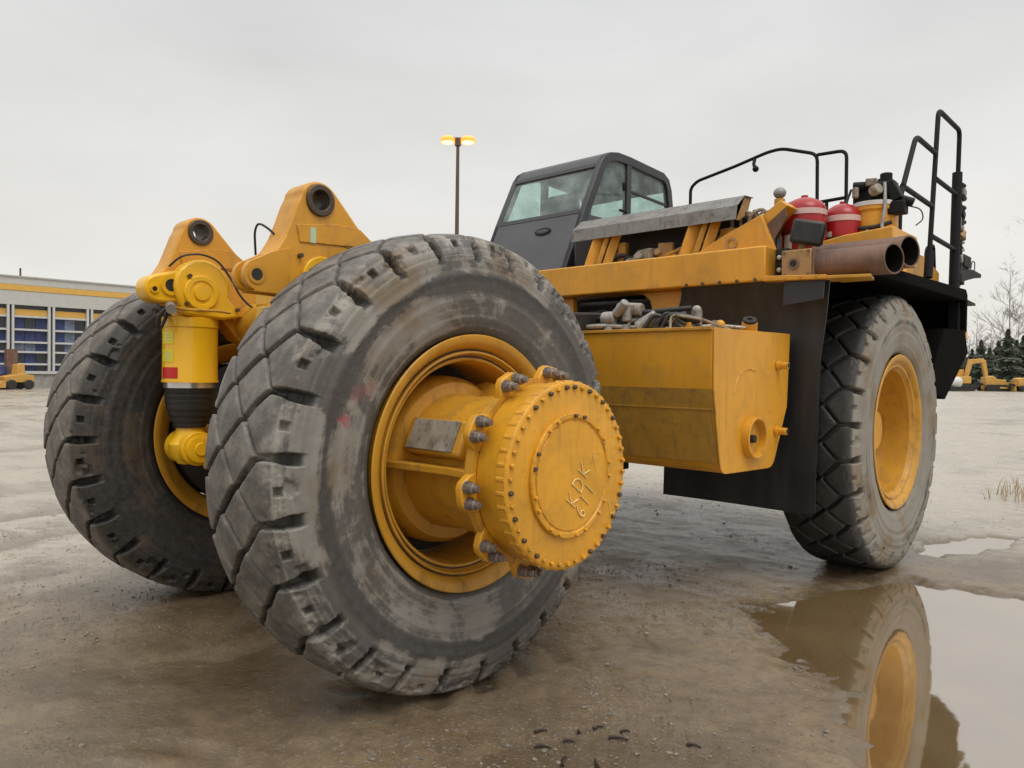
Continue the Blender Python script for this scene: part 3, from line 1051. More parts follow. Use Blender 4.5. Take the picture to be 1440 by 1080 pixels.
def chalk():
    """hand-marked letters on the cover"""
    strokes = {
        'K': [[(0, 0), (0, 1)], [(0.62, 1.0), (0.02, .42), (0.66, 0)]],
        'D': [[(0, -.02), (0.02, 1)], [(-.02, 1), (0.42, .98), (0.70, .66), (0.68, .3), (0.42, .02), (-.02, 0)]],
        '6': [[(0.5, 1), (0.2, .75), (0.06, .35), (0.15, .06), (0.42, .02), (0.55, .25), (0.4, .46), (0.1, .32)]],
        '1': [[(0.25, 0), (0.3, 1)]],
        'U': [[(0, .8), (0.05, .1), (0.4, .0), (0.5, .8)]],
    }
    mb = MB()
    X = 2.4575
    ang = R_(56)
    ca, sa = math.cos(ang), math.sin(ang)
    def put(txt, ox, oz, h, adv):
        x = 0
        for ch in txt:
            for st in strokes[ch]:
                pts = []
                for (a, b) in st:
                    lx, lz = (x + a * 0.8) * h, b * h
                    pts.append((X, ox + lx * ca - lz * sa, ZC + oz + lx * sa + lz * ca))
                mb.tube(pts, 0.0032, 5, None, 0.012)
            x += adv
        return
    put('KDK', 0.015, -0.165, 0.088, 0.98)
    put('611', 0.085, -0.235, 0.088, 0.78)
    mb.tube([(X, 0.16, ZC + 0.10), (X, 0.20, ZC + 0.0)], 0.0018, 5)
    mb.build('marker_writing', M_chalk, fdr, loc=(2.4575, 0, ZC))
    mb = MB()
    X = 2.4365
    for st in strokes['U'], strokes['1']:
        pass
    mb.tube([(X, .33, ZC - .17), (X, .36, ZC - .25), (X, .39, ZC - .24), (X, .385, ZC - .16)], 0.002, 5)
    mb.tube([(X, .40, ZC - .15), (X, .41, ZC - .22)], 0.002, 5)
    mb.build('marker_writing', M_chalk, fdr, loc=(2.4365, 0, ZC))
chalk()

# axle housing
ax = MB()
ax.lathe([(-1.05, 0.30), (-0.8, 0.33), (-0.45, 0.42), (-0.25, 0.62), (0, 0.68), (0.25, 0.62), (0.45, 0.42), (0.8, 0.33), (1.05, 0.30)], (0, 0, ZC), (1, 0, 0), 40)
ax.build('axle_housing', M_yellow_dirty, truck, loc=(0, 0, ZC))

# rear frame with horns
def horn(s):
    x0, x1 = (0.78, 0.98) if s > 0 else (0.62, 0.82)
    hole_c, hole_r = (-0.585, 2.862), 0.080
    prof = [(-1.06, 2.33), (-1.085, 2.39), (-1.06, 2.445), (-1.0, 2.475), (-0.90, 2.53), (-0.825, 2.60), (-0.775, 2.72), (-0.735, 2.83)]
    # arc round the pin
    for k in range(9):
        a = R_(175 - 135 * k / 8)
        prof.append((hole_c[0] + 0.128 * math.cos(a), hole_c[1] + 0.112 * math.sin(a)))
    prof += [(-0.30, 2.735), (-0.12, 2.60), (0.10, 2.40), (0.55, 2.30), (0.55, 2.02), (0.10, 1.92), (-0.28, 2.08), (-0.45, 2.27), (-0.66, 2.28), (-0.90, 2.285), (-1.0, 2.295)]
    # plate in two skins so the pin bore is a real hole
    def skin(xa, xb):
        mb = MB()
        # polygon with a hole: bridge each boundary vertex to a circle vertex by angle
        n = 64
        def ray(a):
            d = Vector((math.cos(a), math.sin(a)))
            best = None
            for i in range(len(prof)):
                p, q = Vector(prof[i]), Vector(prof[(i + 1) % len(prof)])
                e_ = q - p
                den = d.x * e_.y - d.y * e_.x
                if abs(den) < 1e-9:
                    continue
                w_ = p - Vector(hole_c)
                t_ = (w_.x * e_.y - w_.y * e_.x) / den
                u_ = (w_.x * d.y - w_.y * d.x) / den
                if t_ > 0 and -1e-6 <= u_ <= 1 + 1e-6 and (best is None or t_ < best):
                    best = t_
            return best
        return mb
    # upper ear (star-shaped round the bore) and lower body are separate prisms butted together
    up_poly = []
    top = [p for p in prof if p[1] > 2.62]
    n = 40
    ear = [(-0.815, 2.62)] + [p for p in prof[6:17]] + [(-0.30, 2.735), (-0.145, 2.62)]
    mb = MB()
    # ring mesh of the ear
    def edge_at(a):
        d = Vector((math.cos(a), math.sin(a)))
        best = 9
        m_ = len(ear)
        for i in range(m_):
            p, q = Vector(ear[i]), Vector(ear[(i + 1) % m_])
            e_ = q - p
            den = d.x * e_.y - d.y * e_.x
            if abs(den) < 1e-9:
                continue
            w_ = p - Vector(hole_c)
            t_ = (w_.x * e_.y - w_.y * e_.x) / den
            u_ = (w_.x * d.y - w_.y * d.x) / den
            if t_ > 0 and -1e-6 <= u_ <= 1 + 1e-6:
                best = min(best, t_)
        return best
    angs = sorted(set([2 * math.pi * k / n for k in range(n)] + [math.atan2(p[1] - hole_c[1], p[0] - hole_c[0]) % (2 * math.pi) for p in ear]))
    rings = []
    for xx in (x0, x1):
        for rad in ('in', 'out'):
            rings.append([(xx * s, hole_c[0] + math.cos(a) * (hole_r if rad == 'in' else edge_at(a)), hole_c[1] + math.sin(a) * (hole_r if rad == 'in' else edge_at(a))) for a in angs])
    k = len(angs)
    vs = sum(rings, [])
    fs = []
    outer = [(r_[1], r_[2]) for r_ in rings[1]]
    low = [abs(p[1] - 2.62) < 1e-4 for p in outer]
    for i in range(k):
        j = (i + 1) % k
        fs.append((i, j, k + j, k + i))
        fs.append((2 * k + i, 3 * k + i, 3 * k + j, 2 * k + j))
        if not (low[i] and low[j]):
            fs.append((k + i, k + j, 3 * k + j, 3 * k + i))
        fs.append((i, 2 * k + i, 2 * k + j, j))
    mb.add(vs, fs)
    seam = sorted([p for p, l in zip(outer, low) if l])
    body = seam + [(-0.10, 2.59), (0.10, 2.40), (0.55, 2.30), (0.55, 2.02), (0.10, 1.92), (-0.28, 2.08), (-0.45, 2.27), (-0.66, 2.28), (-0.80, 2.32), (-0.90, 2.42), (-0.90, 2.50), (-0.855, 2.555)]
    m_ = len(seam)
    nb_ = len(body)
    vs = [(x0 * s, *p) for p in body] + [(x1 * s, *p) for p in body]
    fs = [tuple(range(nb_)), tuple(range(2 * nb_ - 1, nb_ - 1, -1))]
    for i in range(m_ - 1, nb_):
        j = (i + 1) % nb_
        fs.append((i, i + nb_, j + nb_, j))
    mb.add(vs, fs)
    o = mb.build('frame_horn', M_yellow, truck, bevel=0.014, loc=(0.88 * s, -0.5, 2.5))
    # pin bushing
    b = MB()
    xa, xb = ((x0 - .015) * s, (x1 + .018) * s)
    b.ring((xa, *hole_c), (xb, *hole_c), 0.094, 0.058, 40)
    b.build('pin_bushing', M_pinrust, o, bevel=0.006, loc=(0.88 * s, *hole_c))
    # clevis lug: two plates reaching back, with a bore
    for (pa, pb) in (((0.830, 0.870), (0.940, 0.985)) if s > 0 else ()):
        q = MB()
        lug = [(-0.78, 2.56), (-0.78, 2.285), (-1.0, 2.292)]
        for kk in range(11):
            a = R_(-95 - 165 * kk / 10)
            lug.append((-0.985 + 0.072 * math.cos(a), 2.385 + 0.085 * math.sin(a)))
        lug.append((-0.90, 2.52))
        q.prism(lug, 'x', pa * s, pb * s)
        q.build('clevis_lug', M_yellow, o, bevel=0.01)
        d = MB()
        f_ = pb if s > 0 else pa
        d.ring(((f_ if s > 0 else -f_) + (0.0 if s > 0 else 0.0), -0.985, 2.385), ((f_ + 0.006) if s > 0 else (-f_ + 0.006), -0.985, 2.385), 0.052, 0.034, 24)
        d.build('bore_rim', M_yellow_dirty, o)
        d = MB()
        xs_ = f_ if s > 0 else -f_
        d.cyl((xs_ + 0.001, -0.985, 2.385), (xs_ + 0.0035, -0.985, 2.385), 0.036, 20)
        d.build('bore', M_engine, o)
    return o
hr = horn(1)
hl = horn(-1)
# stiffener ribs across the horn faces, decals, cable
MB().prism([(-0.74, 2.70), (-0.46, 2.74), (-0.30, 2.73), (-0.12, 2.60), (-0.30, 2.62), (-0.72, 2.60)], 'x', 0.981, 0.988).build('doubler_plate', M_yellow, hr, bevel=0.006)
MB().prism([(-0.74, 2.70), (-0.46, 2.76), (-0.34, 2.755), (-0.12, 2.60), (-0.30, 2.62), (-0.72, 2.60)], 'x', -0.619, -0.612).build('doubler_plate', M_yellow, hl, bevel=0.006)
MB().bb(0.9885, 0.9905, -0.655, -0.615, 2.605, 2.695).build('sticker', M_sticker_g, hr, smooth=0)

# top suspension mount casting: rounded plate with boss, on the inner face of the far horn
def casting(s):
    xi, xo = (0.50, 0.777 if s > 0 else 0.617)
    oy = 0.0 if s > 0 else -0.055
    poly = []
    for k in range(13):
        a = R_(200 - 220 * k / 12)
        poly.append((-0.56 + oy + 0.205 * math.cos(a), 2.45 + 0.20 * math.sin(a)))
    poly += [(-0.30, 2.25), (-0.46, 2.22), (-0.74, 2.24)]
    mb = MB()
    mb.prism(poly, 'x', xi * s, xo * s)
    o = mb.build('suspension_mount', M_yellow_fresh, truck, bevel=0.02, loc=(0.64 * s, -0.55, 2.4))
    xf = -xi if s < 0 else xo + 0.205
    d = 1
    q = MB()
    q.lathe([(0, 0.125), (0.02, 0.125), (0.028, 0.118), (0.028, 0.088), (0.02, 0.082), (0.02, 0.06), (0.034, 0.055), (0.036, 0.0)], (xf, -0.58 + oy, 2.405), (1, 0, 0), 36)
    q.build('pin_boss', M_yellow_fresh, o, loc=(xf, -0.58 + oy, 2.405))
    for (y, z) in ((-0.37, 2.50), (-0.36, 2.30), (-0.72, 2.52), (-0.74, 2.32)):
        b = MB()
        b.cyl((xf - 0.01, y, z), (xf + 0.03, y, z), 0.014, 8)
        b.build('bolt', M_bolt, o)
    return o
cr_ = casting(1)
cl_ = casting(-1)
# rear pointing lug on the far mount with two bores
lg = MB()
lug = [(-0.66, 2.55), (-0.66, 2.33), (-0.88, 2.32)]
for kk in range(11):
    a = R_(-95 - 150 * kk / 10)
    lug.append((-0.91 + 0.10 * math.cos(a), 2.42 + 0.10 * math.sin(a)))
lug.append((-0.78, 2.56))
lg.prism(lug, 'x', -0.72, -0.54)
lo = lg.build('tow_lug', M_yellow_fresh, truck, bevel=0.018, loc=(-0.65, -0.8, 2.42))
for (y, z, r) in ((-0.83, 2.445, 0.045), (-0.70, 2.49, 0.026), (-0.945, 2.41, 0.018)):
    q = MB(); q.ring((-0.541, y, z), (-0.525, y, z), r * 1.6, r, 20); q.build('bore_rim', M_yellow_fresh, lo)
    q = MB(); q.cyl((-0.538, y, z), (-0.5355, y, z), r, 18); q.build('bore', M_engine, lo)
# cables along the casting
cb = MB()
cb.tube([(-.55, -.84, 2.58), (-.48, -.78, 2.66), (-.47, -.64, 2.685), (-.47, -.52, 2.65), (-.46, -.42, 2.52), (-.45, -.36, 2.40), (-.44, -.26, 2.31), (-.44, -.05, 2.30)], 0.008, 6, None, 0.1)
cb.build('cable', M_hose, truck)
cb = MB()
cb.tube([(0.86, -0.78, 2.62), (0.83, -0.83, 2.68), (0.76, -0.86, 2.72), (0.68, -0.84, 2.68), (0.62, -0.80, 2.55)], 0.007, 6, None, 0.06)
cb.build('cable', M_hose, truck)
# one looped hose at the mount
MB().tube([(-0.50, -0.86, 2.30), (-0.52, -0.93, 2.22), (-0.56, -0.90, 2.12), (-0.62, -0.84, 2.20), (-0.66, -0.80, 2.28)], 0.013, 8, None, .06).build('hose', M_hose, truck)
MB().tube([(-0.54, -0.80, 2.29), (-0.40, -0.74, 2.27), (-0.36, -0.60, 2.275), (-0.42, -0.45, 2.27)], 0.010, 8, None, .06).build('hose', M_yellow_dirty, truck)
MB().cyl((-0.55, -0.83, 2.30), (-0.46, -0.86, 2.27), 0.035, 12).build('hose_fitting', M_alum, truck)

# suspension cylinder
def strut(s):
    x, y = 0.70 * s, -0.62
    mb = MB()
    mb.lathe([(2.235, 0.0), (2.235, 0.185), (2.225, 0.198), (2.16, 0.198), (2.155, 0.192), (1.78, 0.192), (1.765, 0.198), (1.755, 0.198), (1.755, 0)], (x, y, 0), (0, 0, 1), 48)
    o = mb.build('suspension_cylinder', M_yellow_fresh, truck, loc=(x, y, 2))
    MB().lathe([(2.236, 0.0), (2.236, 0.13), (2.36, 0.13), (2.36, 0)], (x, y, 0), (0, 0, 1), 32).build('cylinder_neck', M_yellow_fresh, o, loc=(x, y, 2.3))
    MB().lathe([(1.754, 0.0), (1.754, 0.186), (1.715, 0.186), (1.715, 0)], (x, y, 0), (0, 0, 1), 40).build('chrome_band', M_chrome, o, loc=(x, y, 1.73))
    pr = [(1.714, 0)]
    z = 1.714
    for k in range(7):
        w_ = (0.176, 0.178, 0.174, 0.166, 0.152, 0.136, 0.120)[k]
        pr += [(z, w_), (z - 0.026, w_ - .002), (z - 0.04, w_ - .008)]
        z -= 0.042
    pr += [(z, 0.1), (z, 0)]
    MB().lathe(pr, (x, y, 0), (0, 0, 1), 36).build('rubber_boot', M_hose, o, loc=(x, y, 1.55))
    k = MB()
    k.lathe([(1.44, 0), (1.44, 0.095), (1.38, 0.10), (1.30, 0.15), (1.22, 0.14), (1.15, 0.08), (1.15, 0)], (x, y, 0), (0, 0, 1), 32)
    k.cyl((x - 0.16, y, 1.27), (x + 0.16, y, 1.27), 0.125, 32)
    k.build('lower_eye', M_yellow_fresh, o, bevel=0.006, loc=(x, y, 1.27))
    MB().lathe([(0, 0), (0, .10), (.03, .10), (.035, .085), (.035, .05), (.05, .045), (.05, 0)], (x + 0.161, y, 1.27), (1, 0, 0), 28).build('eye_boss', M_yellow_fresh, o, loc=(x + .16, y, 1.27))
    for sx in (-0.20, 0.20):
        q = MB()
        q.prism([(y + .02, 1.12), (y + .02, 1.36), (y + .12, 1.42), (y + .40, 1.42), (y + .40, 1.10)], 'x', x + sx - .035, x + sx + .035)
        q.build('axle_bracket', M_yellow_dirty, o, bevel=0.02)
    q = MB()
    q.lathe([(0, 0), (0, .05), (.06, .07), (.08, .05), (.08, 0)], (x - .05, y - .02, 1.29), (-.75, -.6, 0), 16)
    q.build('grease_cap', M_yellow_fresh, o, bevel=.006)
    return o
sr = strut(1)
sf = strut(-1)
def sticker(parent, x, y, r, a0, a1, z0, z1, mat):
    mb = MB()
    n = 8
    vs, fs = [], []
    for i in range(n + 1):
        a = a0 + (a1 - a0) * i / n
        for z in (z0, z1):
            vs.append((x + r * math.cos(a), y + r * math.sin(a), z))
    for i in range(n):
        fs.append((2 * i, 2 * i + 2, 2 * i + 3, 2 * i + 1))
    mb.add(vs, fs)
    return mb.build('warning_sticker', mat, parent)
# camera side of the far cylinder: stickers at its left edge
sticker(sf, -0.70, -0.62, 0.1945, R_(266), R_(301), 2.035, 2.125, M_sticker_y)
sticker(sf, -0.70, -0.62, 0.1945, R_(266), R_(301), 1.905, 1.995, M_sticker_y)
sticker(sf, -0.70, -0.62, 0.1945, R_(264), R_(311), 1.785, 1.865, M_sticker_r)
# print lines on the yellow stickers
def sticker_print(z):
    mb = MB()
    for k in range(3):
        a0 = R_(274 + (k % 2) * 4)
        vs, fs = [], []
        for i in range(5):
            a = a0 + R_(20) * i / 4
            for dz in (0, 0.006):
                vs.append((-0.70 + 0.1952 * math.cos(a), -0.62 + 0.1952 * math.sin(a), z - 0.02 * k + dz))
        for i in range(4):
            fs.append((2 * i, 2 * i + 2, 2 * i + 3, 2 * i + 1))
        mb.add(vs, fs)
    mb.build('sticker_print', M_sticker_g, sf)
sticker_print(2.095); sticker_print(1.965)

# work lamp between the horns
wl = MB()
wl.cyl((0.43, -0.43, 2.225), (0.47, -0.49, 2.215), 0.055, 20, None, 0.06)
o = wl.build('work_lamp', M_black, truck)
MB().cyl((0.4705, -0.491, 2.2148), (0.4735, -0.4955, 2.214), 0.05, 20).build('lamp_lens', M_lens, o)

# frame rails, cross members, drive gear seen in the gaps
for s in (1, -1):
    mb = MB()
    mb.prism([(0.55, 2.02), (0.55, 2.30), (3.3, 2.45), (6.8, 2.45), (6.8, 1.95), (3.2, 1.75), (1.2, 1.82)], 'x', 0.56 * s, 0.90 * s)
    mb.build('frame_rail', M_engine, truck, bevel=0.02)
for y, z in ((-0.15, 2.2), (1.1, 2.05), (2.6, 2.0), (4.6, 1.9)):
    MB().cyl((-0.6, y, z), (0.6, y, z), 0.17, 24).build('cross_tube', M_yellow_dirty, truck)
MB().bb(-0.42, 0.42, 2.9, 6.5, 1.15, 2.3).build('engine', M_engine, truck, bevel=0.06)
MB().cyl((0, 0.5, 1.45), (0, 3.0, 1.65), 0.11, 16).build('drive_shaft', M_engine, truck)
# front axle
MB().cyl((-1.9, 4.82, 1.33), (1.9, 4.82, 1.33), 0.24, 24).build('front_axle', M_engine, truck)
# dark guard with teeth under the tank's inner end
g = MB()
g.bb(0.60, 1.35, 2.3, 3.2, 1.10, 1.22)
for k in range(4):
    g.bb(0.66 + 0.16 * k, 0.72 + 0.16 * k, 2.25, 2.35, 1.04, 1.10)
g.build('under_guard', M_black, truck, bevel=0.01)

# ------------------------------------------------------------------ front wheels
def front_wheel(cx, s, label):
    mb = MB()
    prof = [(0.325, 0.735), (0.345, 0.750), (0.352, 0.744), (0.350, 0.716), (0.335, 0.692), (0.305, 0.672), (0.30, 0.655), (0.315, 0.648), (0.312, 0.632), (0.285, 0.618), (0.27, 0.60),
            (0.10, 0.585), (-0.04, 0.575), (-0.07, 0.555), (-0.08, 0.43), (-0.05, 0.40), (-0.05, 0.30), (-0.09, 0.30), (-0.12, 0.30), (-0.12, 0.56), (-0.20, 0.59), (-0.30, 0.66), (-0.352, 0.744), (-0.325, 0.735), (-0.29, 0.72), (0.29, 0.72)]
    mb.lathe([(t * s, r) for t, r in prof], (cx, 4.82, ZC), (1, 0, 0), 88, closed=True)
    w = mb.build('front_wheel', M_yellow_dirty, truck, loc=(cx, 4.82, ZC))
    t = part_at('tyre', TYRE, None, w, (cx, 4.82, ZC), 0 if s > 0 else math.pi)
    t['label'] = label
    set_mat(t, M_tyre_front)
    h = MB()
    h.lathe([(t_ * s, r) for t_, r in [(-0.13, 0.0), (-0.13, 0.33), (-0.045, 0.33), (-0.02, 0.30), (0.02, 0.22), (0.10, 0.20), (0.135, 0.185), (0.14, 0.0)]], (cx, 4.82, ZC), (1, 0, 0), 48)
    h.build('hub', M_yellow, w, loc=(cx, 4.82, ZC))
    b = MB()
    b.lathe([(0, 0), (0, 0.022), (0.045, 0.022), (0.05, 0.015), (0.05, 0)], (0, 0, 0), (1, 0, 0), 6)
    b0 = b.build('bolt', M_yellow, w, smooth=0)
    for k in range(16):
        a = 2 * math.pi * k / 16
        o = b0 if k == 0 else b0.copy()
        if k:
            COL.objects.link(o)
        o.parent = w
        o.location = (-0.056 * s, 0.365 * math.sin(a), 0.365 * math.cos(a))
        o.rotation_euler = (0, 0, 0 if s > 0 else math.pi)
    v = MB()
    v.tube([(cx + 0.10 * s, 4.82 - 0.20, ZC - 0.20), (cx + 0.16 * s, 4.82 - 0.15, ZC - 0.33), (cx + 0.13 * s, 4.82 - 0.02, ZC - 0.43), (cx + 0.08 * s, 4.82 + 0.05, ZC - 0.50)], 0.018, 8, None, 0.05)
    v.build('valve_stem', M_bolt, w)
    return w
FX = 2.2975
front_wheel(FX, 1, 'front tyre with pale dusty sidewall')
front_wheel(-FX, -1, 'front tyre on the far side')

# ------------------------------------------------------------------ tank
def rounded(poly, r, idx):
    out_ = []
    k = len(poly)
    for i, p in enumerate(poly):
        if i in idx:
            p = Vector(p)
            a = Vector(poly[i - 1]); b_ = Vector(poly[(i + 1) % k])
            p0 = p + (a - p).normalized() * r
            p1 = p + (b_ - p).normalized() * r
            for t in (0, .25, .5, .75, 1):
                q = p0 * (1 - t) ** 2 + p * 2 * t * (1 - t) + p1 * t * t
                out_.append((q.x, q.y))
        else:
            out_.append(tuple(p))
    return out_
tprof = rounded([(1.95, 2.20), (3.27, 2.215), (3.23, 1.60), (2.97, 1.10), (2.08, 1.12), (1.955, 1.76)], 0.09, (3, 4))
tk = MB()
tk.prism(tprof, 'x', 0.92, 2.185)
tank = tk.build('fuel_tank', M_yellow, truck, bevel=0.012, loc=(1.6, 2.6, 1.7))
# end plate stands proud, like the welded side in the photograph
ep = MB()
ep.prism([((y - 2.6) * 1.006 + 2.6, (z - 1.66) * 1.008 + 1.66) for y, z in tprof], 'x', 2.186, 2.202)
ep.build('end_plate', M_yellow, tank, bevel=0.005)
lw_ = MB()
lw_.prism([(1.950, 1.757), (1.955, 1.757), (2.0645, 1.2), (2.0595, 1.2)], 'x', 0.93, 2.184)
lw_.build('lower_panel', M_mudpanel, tank)
MB().bb(0.93, 2.184, 1.974, 1.99, 1.60, 1.612).build('weld_seam', M_mudpanel, tank)
MB().bb(0.92, 2.18, 1.93, 1.955, 2.19, 2.215).build('top_lip', M_yellow_dirty, tank, bevel=0.004)
q = MB()
q.lathe([(-0.002, 0.165), (0.055, 0.165), (0.06, 0.158), (0.058, 0.145), (-0.002, 0.142)], (2.205, 2.56, 1.37), (1, 0, 0), 40)
q.build('drain_collar', M_yellow, tank, loc=(2.205, 2.56, 1.37))
MB().cyl((2.2035, 2.56, 1.37), (2.2065, 2.56, 1.37), 0.142, 36).build('drain_recess', M_yellow_dirty, tank)
q = MB()
q.cyl((2.207, 2.545, 1.36), (2.245, 2.545, 1.36), 0.032, 8)
q.build('drain_plug', M_engine, tank)
for (y, z) in ((3.02, 1.945), (3.01, 1.40)):
    q = MB()
    q.cyl((2.203, y, z), (2.235, y, z), 0.040, 20)
    q.cyl((2.235, y, z), (2.30, y, z), 0.030, 20)
    p_ = q.build('pipe_stub', M_yellow, tank, bevel=0.004)
    MB().cyl((2.301, y, z), (2.3035, y, z), 0.019, 14).build('stub_bore', M_engine, p_)
q = MB()
q.tube([(2.2035, 2.25 + 0.0, 1.72), (2.2035, 2.33, 1.86), (2.2035, 2.46, 1.915), (2.2035, 2.62, 1.90)], 0.006, 6, None, 0.1)
q.build('weld_bead', M_yellow_hub, tank)
q = MB()
q.cyl((2.02, 2.86, 2.17), (2.06, 2.80, 2.30), 0.075, 24, None, 0.062)
fn = q.build('filler_neck', M_yellow, tank, bevel=0.005)
MB().cyl((2.0605, 2.799, 2.302), (2.067, 2.789, 2.323), 0.058, 20).build('filler_cap', M_engine, fn, bevel=0.004)
MB().cyl((2.063, 2.795, 2.324), (2.068, 2.787, 2.34), 0.018, 12).build('filler_knob', M_engine, fn)

# valves, pipes and fittings on the tank top
ht = thing  # noqa
vb = MB()
vb.bb(1.06, 1.36, 2.32, 2.55, 2.216, 2.37)
vb.build('valve_block', M_grime, tank, bevel=0.02)
for (p, q_, r, m_) in (((1.00, 2.22, 2.33), (1.14, 2.22, 2.33), .062, M_alum), ((1.10, 2.3, 2.42), (1.34, 2.3, 2.40), .055, M_grime), ((1.22, 2.25, 2.30), (1.22, 2.25, 2.45), .045, M_alum),
                      ((1.34, 2.24, 2.24), (1.50, 2.28, 2.34), .06, M_alum), ((1.14, 2.2, 2.36), (1.26, 2.18, 2.46), .04, M_steel), ((1.44, 2.4, 2.22), (1.52, 2.4, 2.36), .05, M_engine)):
    mb = MB(); mb.cyl(p, q_, r, 12); mb.build('valve_body', m_, tank, bevel=.012)
for i, (a, b_, c_, r) in enumerate((((0.70, 2.3, 2.27), (1.0, 2.25, 2.36), (1.75, 2.4, 2.40), 0.022), ((0.75, 2.1, 2.25), (1.05, 2.15, 2.27), (1.3, 2.3, 2.25), 0.02),
                                  ((1.45, 2.3, 2.25), (1.62, 2.3, 2.36), (1.80, 2.45, 2.30), 0.028), ((1.7, 2.5, 2.25), (1.85, 2.6, 2.27), (2.05, 2.75, 2.25), 0.014))):
    MB().tube([a, b_, c_], r, 8, None, 0.15).build('pipe', (M_hose, M_alum, M_hose, M_alum)[i], tank)
for k in range(9):
    x0_, y0_ = 0.98 + .09 * k, 2.15 + .35 * rng.random()
    MB().tube([(x0_, y0_, 2.22), (x0_ + rng.uniform(-.05, .1), y0_ + .03, 2.27 + rng.uniform(.02, .12)), (x0_ + rng.uniform(.1, .3), y0_ + rng.uniform(-.05, .2), 2.25 + rng.uniform(0, .08)), (x0_ + rng.uniform(.2, .4), y0_ + .3, 2.215)],
              rng.uniform(.010, .020), 7, None, .06).build('hose', rng.choice((M_hose, M_hose, M_grime, M_steel)), tank)
for k in range(16):
    x = 0.95 + 0.066 * k
    y = 2.08 + rng.random() * .4
    z = 2.225
    mb = MB()
    h = rng.uniform(.02, .075)
    mb.cyl((x, y, 2.212), (x, y, z + h * .5), 0.032, 8)
    mb.cyl((x, y, z + h * .5), (x, y, z + h), 0.02, 8)
    mb.build('fitting', rng.choice((M_alum, M_steel, M_grime, M_yellow_dirty, M_hose)), tank)
for (x, y, h, m_) in ((1.62, 2.45, .16, M_alum), (1.74, 2.5, .17, M_alum), (1.52, 2.6, .12, M_hose), (1.9, 2.6, .05, M_yellow)):
    mb = MB()
    mb.cyl((x, y, 2.212), (x, y, 2.22 + h), 0.045, 12)
    mb.sphere((x, y, 2.22 + h), 0.042)
    mb.build('fitting', m_, tank)

# ------------------------------------------------------------------ beam, arch panel, flap
bm_ = MB()
bm_.bb(-2.35, 1.99, 3.22, 3.62, 2.685, 2.995)
beam = bm_.build('deck_beam', M_yellow, truck, bevel=0.015, loc=(0, 3.4, 2.84))
for s in (0,):
    MB().bb(1.991, 2.0, 3.24, 3.6, 2.70, 2.98).build('end_cap', M_yellow_dirty, beam)
ap = MB()
arch = [(0.35, 2.684)]
ap_poly = [(0.48, 2.684), (0.62, 2.665), (0.70, 2.60), (0.74, 2.48), (0.76, 2.30), (1.25, 2.30), (1.25, 2.684)]
ap.prism(ap_poly, 'y', 3.40, 3.48)
ap.build('arch_panel', M_yellow, truck, bevel=0.01)
MB().prism([(-0.6, 2.684), (-0.6, 2.2), (-0.28, 2.2), (-0.28, 2.684)], 'y', 3.40, 3.48).build('arch_panel', M_yellow, truck, bevel=0.01)
# dark gear behind the arch
mb = MB()
mb.bb(-0.5, 0.95, 3.7, 4.2, 1.9, 2.66)
mb.build('gearbox_cover', M_engine, truck, bevel=0.05)
for k in range(7):
    x = -0.25 + .14 * k
    MB().tube([(x, 3.5, 2.25), (x + .04, 3.42, 2.45 + .05 * math.sin(k * 2.1)), (x + .2, 3.5, 2.55), (x + .35, 3.65, 2.4)], 0.022, 7, None, .1).build('hose', M_hose, truck)

# the black rubber sheet behind the front tyre, sagging a little
def flap():
    mb = MB()
    nx, nz = 28, 36
    vs, fs = [], []
    def xl(z):
        pts = [(0.67, 0.90), (2.18, 0.89), (2.30, 0.96), (2.45, 1.05), (2.60, 1.13), (2.685, 1.15)]
        for (z0, a), (z1, b_) in zip(pts, pts[1:]):
            if z <= z1:
                return a + (b_ - a) * (z - z0) / (z1 - z0)
        return pts[-1][1]
    def xr(z):
        return 2.40 + 0.03 * (z - 0.67) / 1.99 + 0.10 * max(0, (z - 1.9) / .76) ** 1.6
    for side in (0, 1):
        for i in range(nx + 1):
            for j in range(nz + 1):
                tx = i / nx
                zt = 2.685 if tx < .62 else 2.66
                z = 0.67 + (zt - 0.67) * j / nz
                # rounded lower right corner
                z += 0.02 * max(0, (tx - .93) / .07) ** 2 * (1 - j / nz)
                x = xl(z) + (xr(z) - xl(z)) * tx
                sag = 0.035 * math.sin(tx * 3.0 + .4) * (1 - j / nz) + 0.03 * math.sin(j / nz * 3.1) * math.cos(tx * 4)
                up_ = max(0, (z - 2.25) / .42)
                y = 3.375 + sag * (0.25 if z > 1.1 else 1) - 0.12 * up_ ** 1.5 + 0.018 * side
                vs.append((x, y, z))
    k = (nx + 1) * (nz + 1)
    I = lambda s, i, j: s * k + i * (nz + 1) + j
    for i in range(nx):
        for j in range(nz):
            fs.append((I(0, i, j), I(0, i + 1, j), I(0, i + 1, j + 1), I(0, i, j + 1)))
            fs.append((I(1, i, j), I(1, i, j + 1), I(1, i + 1, j + 1), I(1, i + 1, j)))
    for j in range(nz):
        fs.append((I(0, 0, j), I(0, 0, j + 1), I(1, 0, j + 1), I(1, 0, j)))
        fs.append((I(0, nx, j), I(1, nx, j), I(1, nx, j + 1), I(0, nx, j + 1)))
    for i in range(nx):
        fs.append((I(0, i, 0), I(1, i, 0), I(1, i + 1, 0), I(0, i + 1, 0)))
        fs.append((I(0, i, nz), I(0, i + 1, nz), I(1, i + 1, nz), I(1, i, nz)))
    mb.add(vs, fs)
    return mb.build('mud_flap', M_flap, truck, loc=(1.7, 3.37, 1.7))
fl = flap()
for k in range(5):
    x = 1.22 + .17 * k
    MB().cyl((x, 3.21, 2.70), (x, 3.23, 2.70), 0.016, 8).build('bolt', M_bolt, fl)
ft = MB()
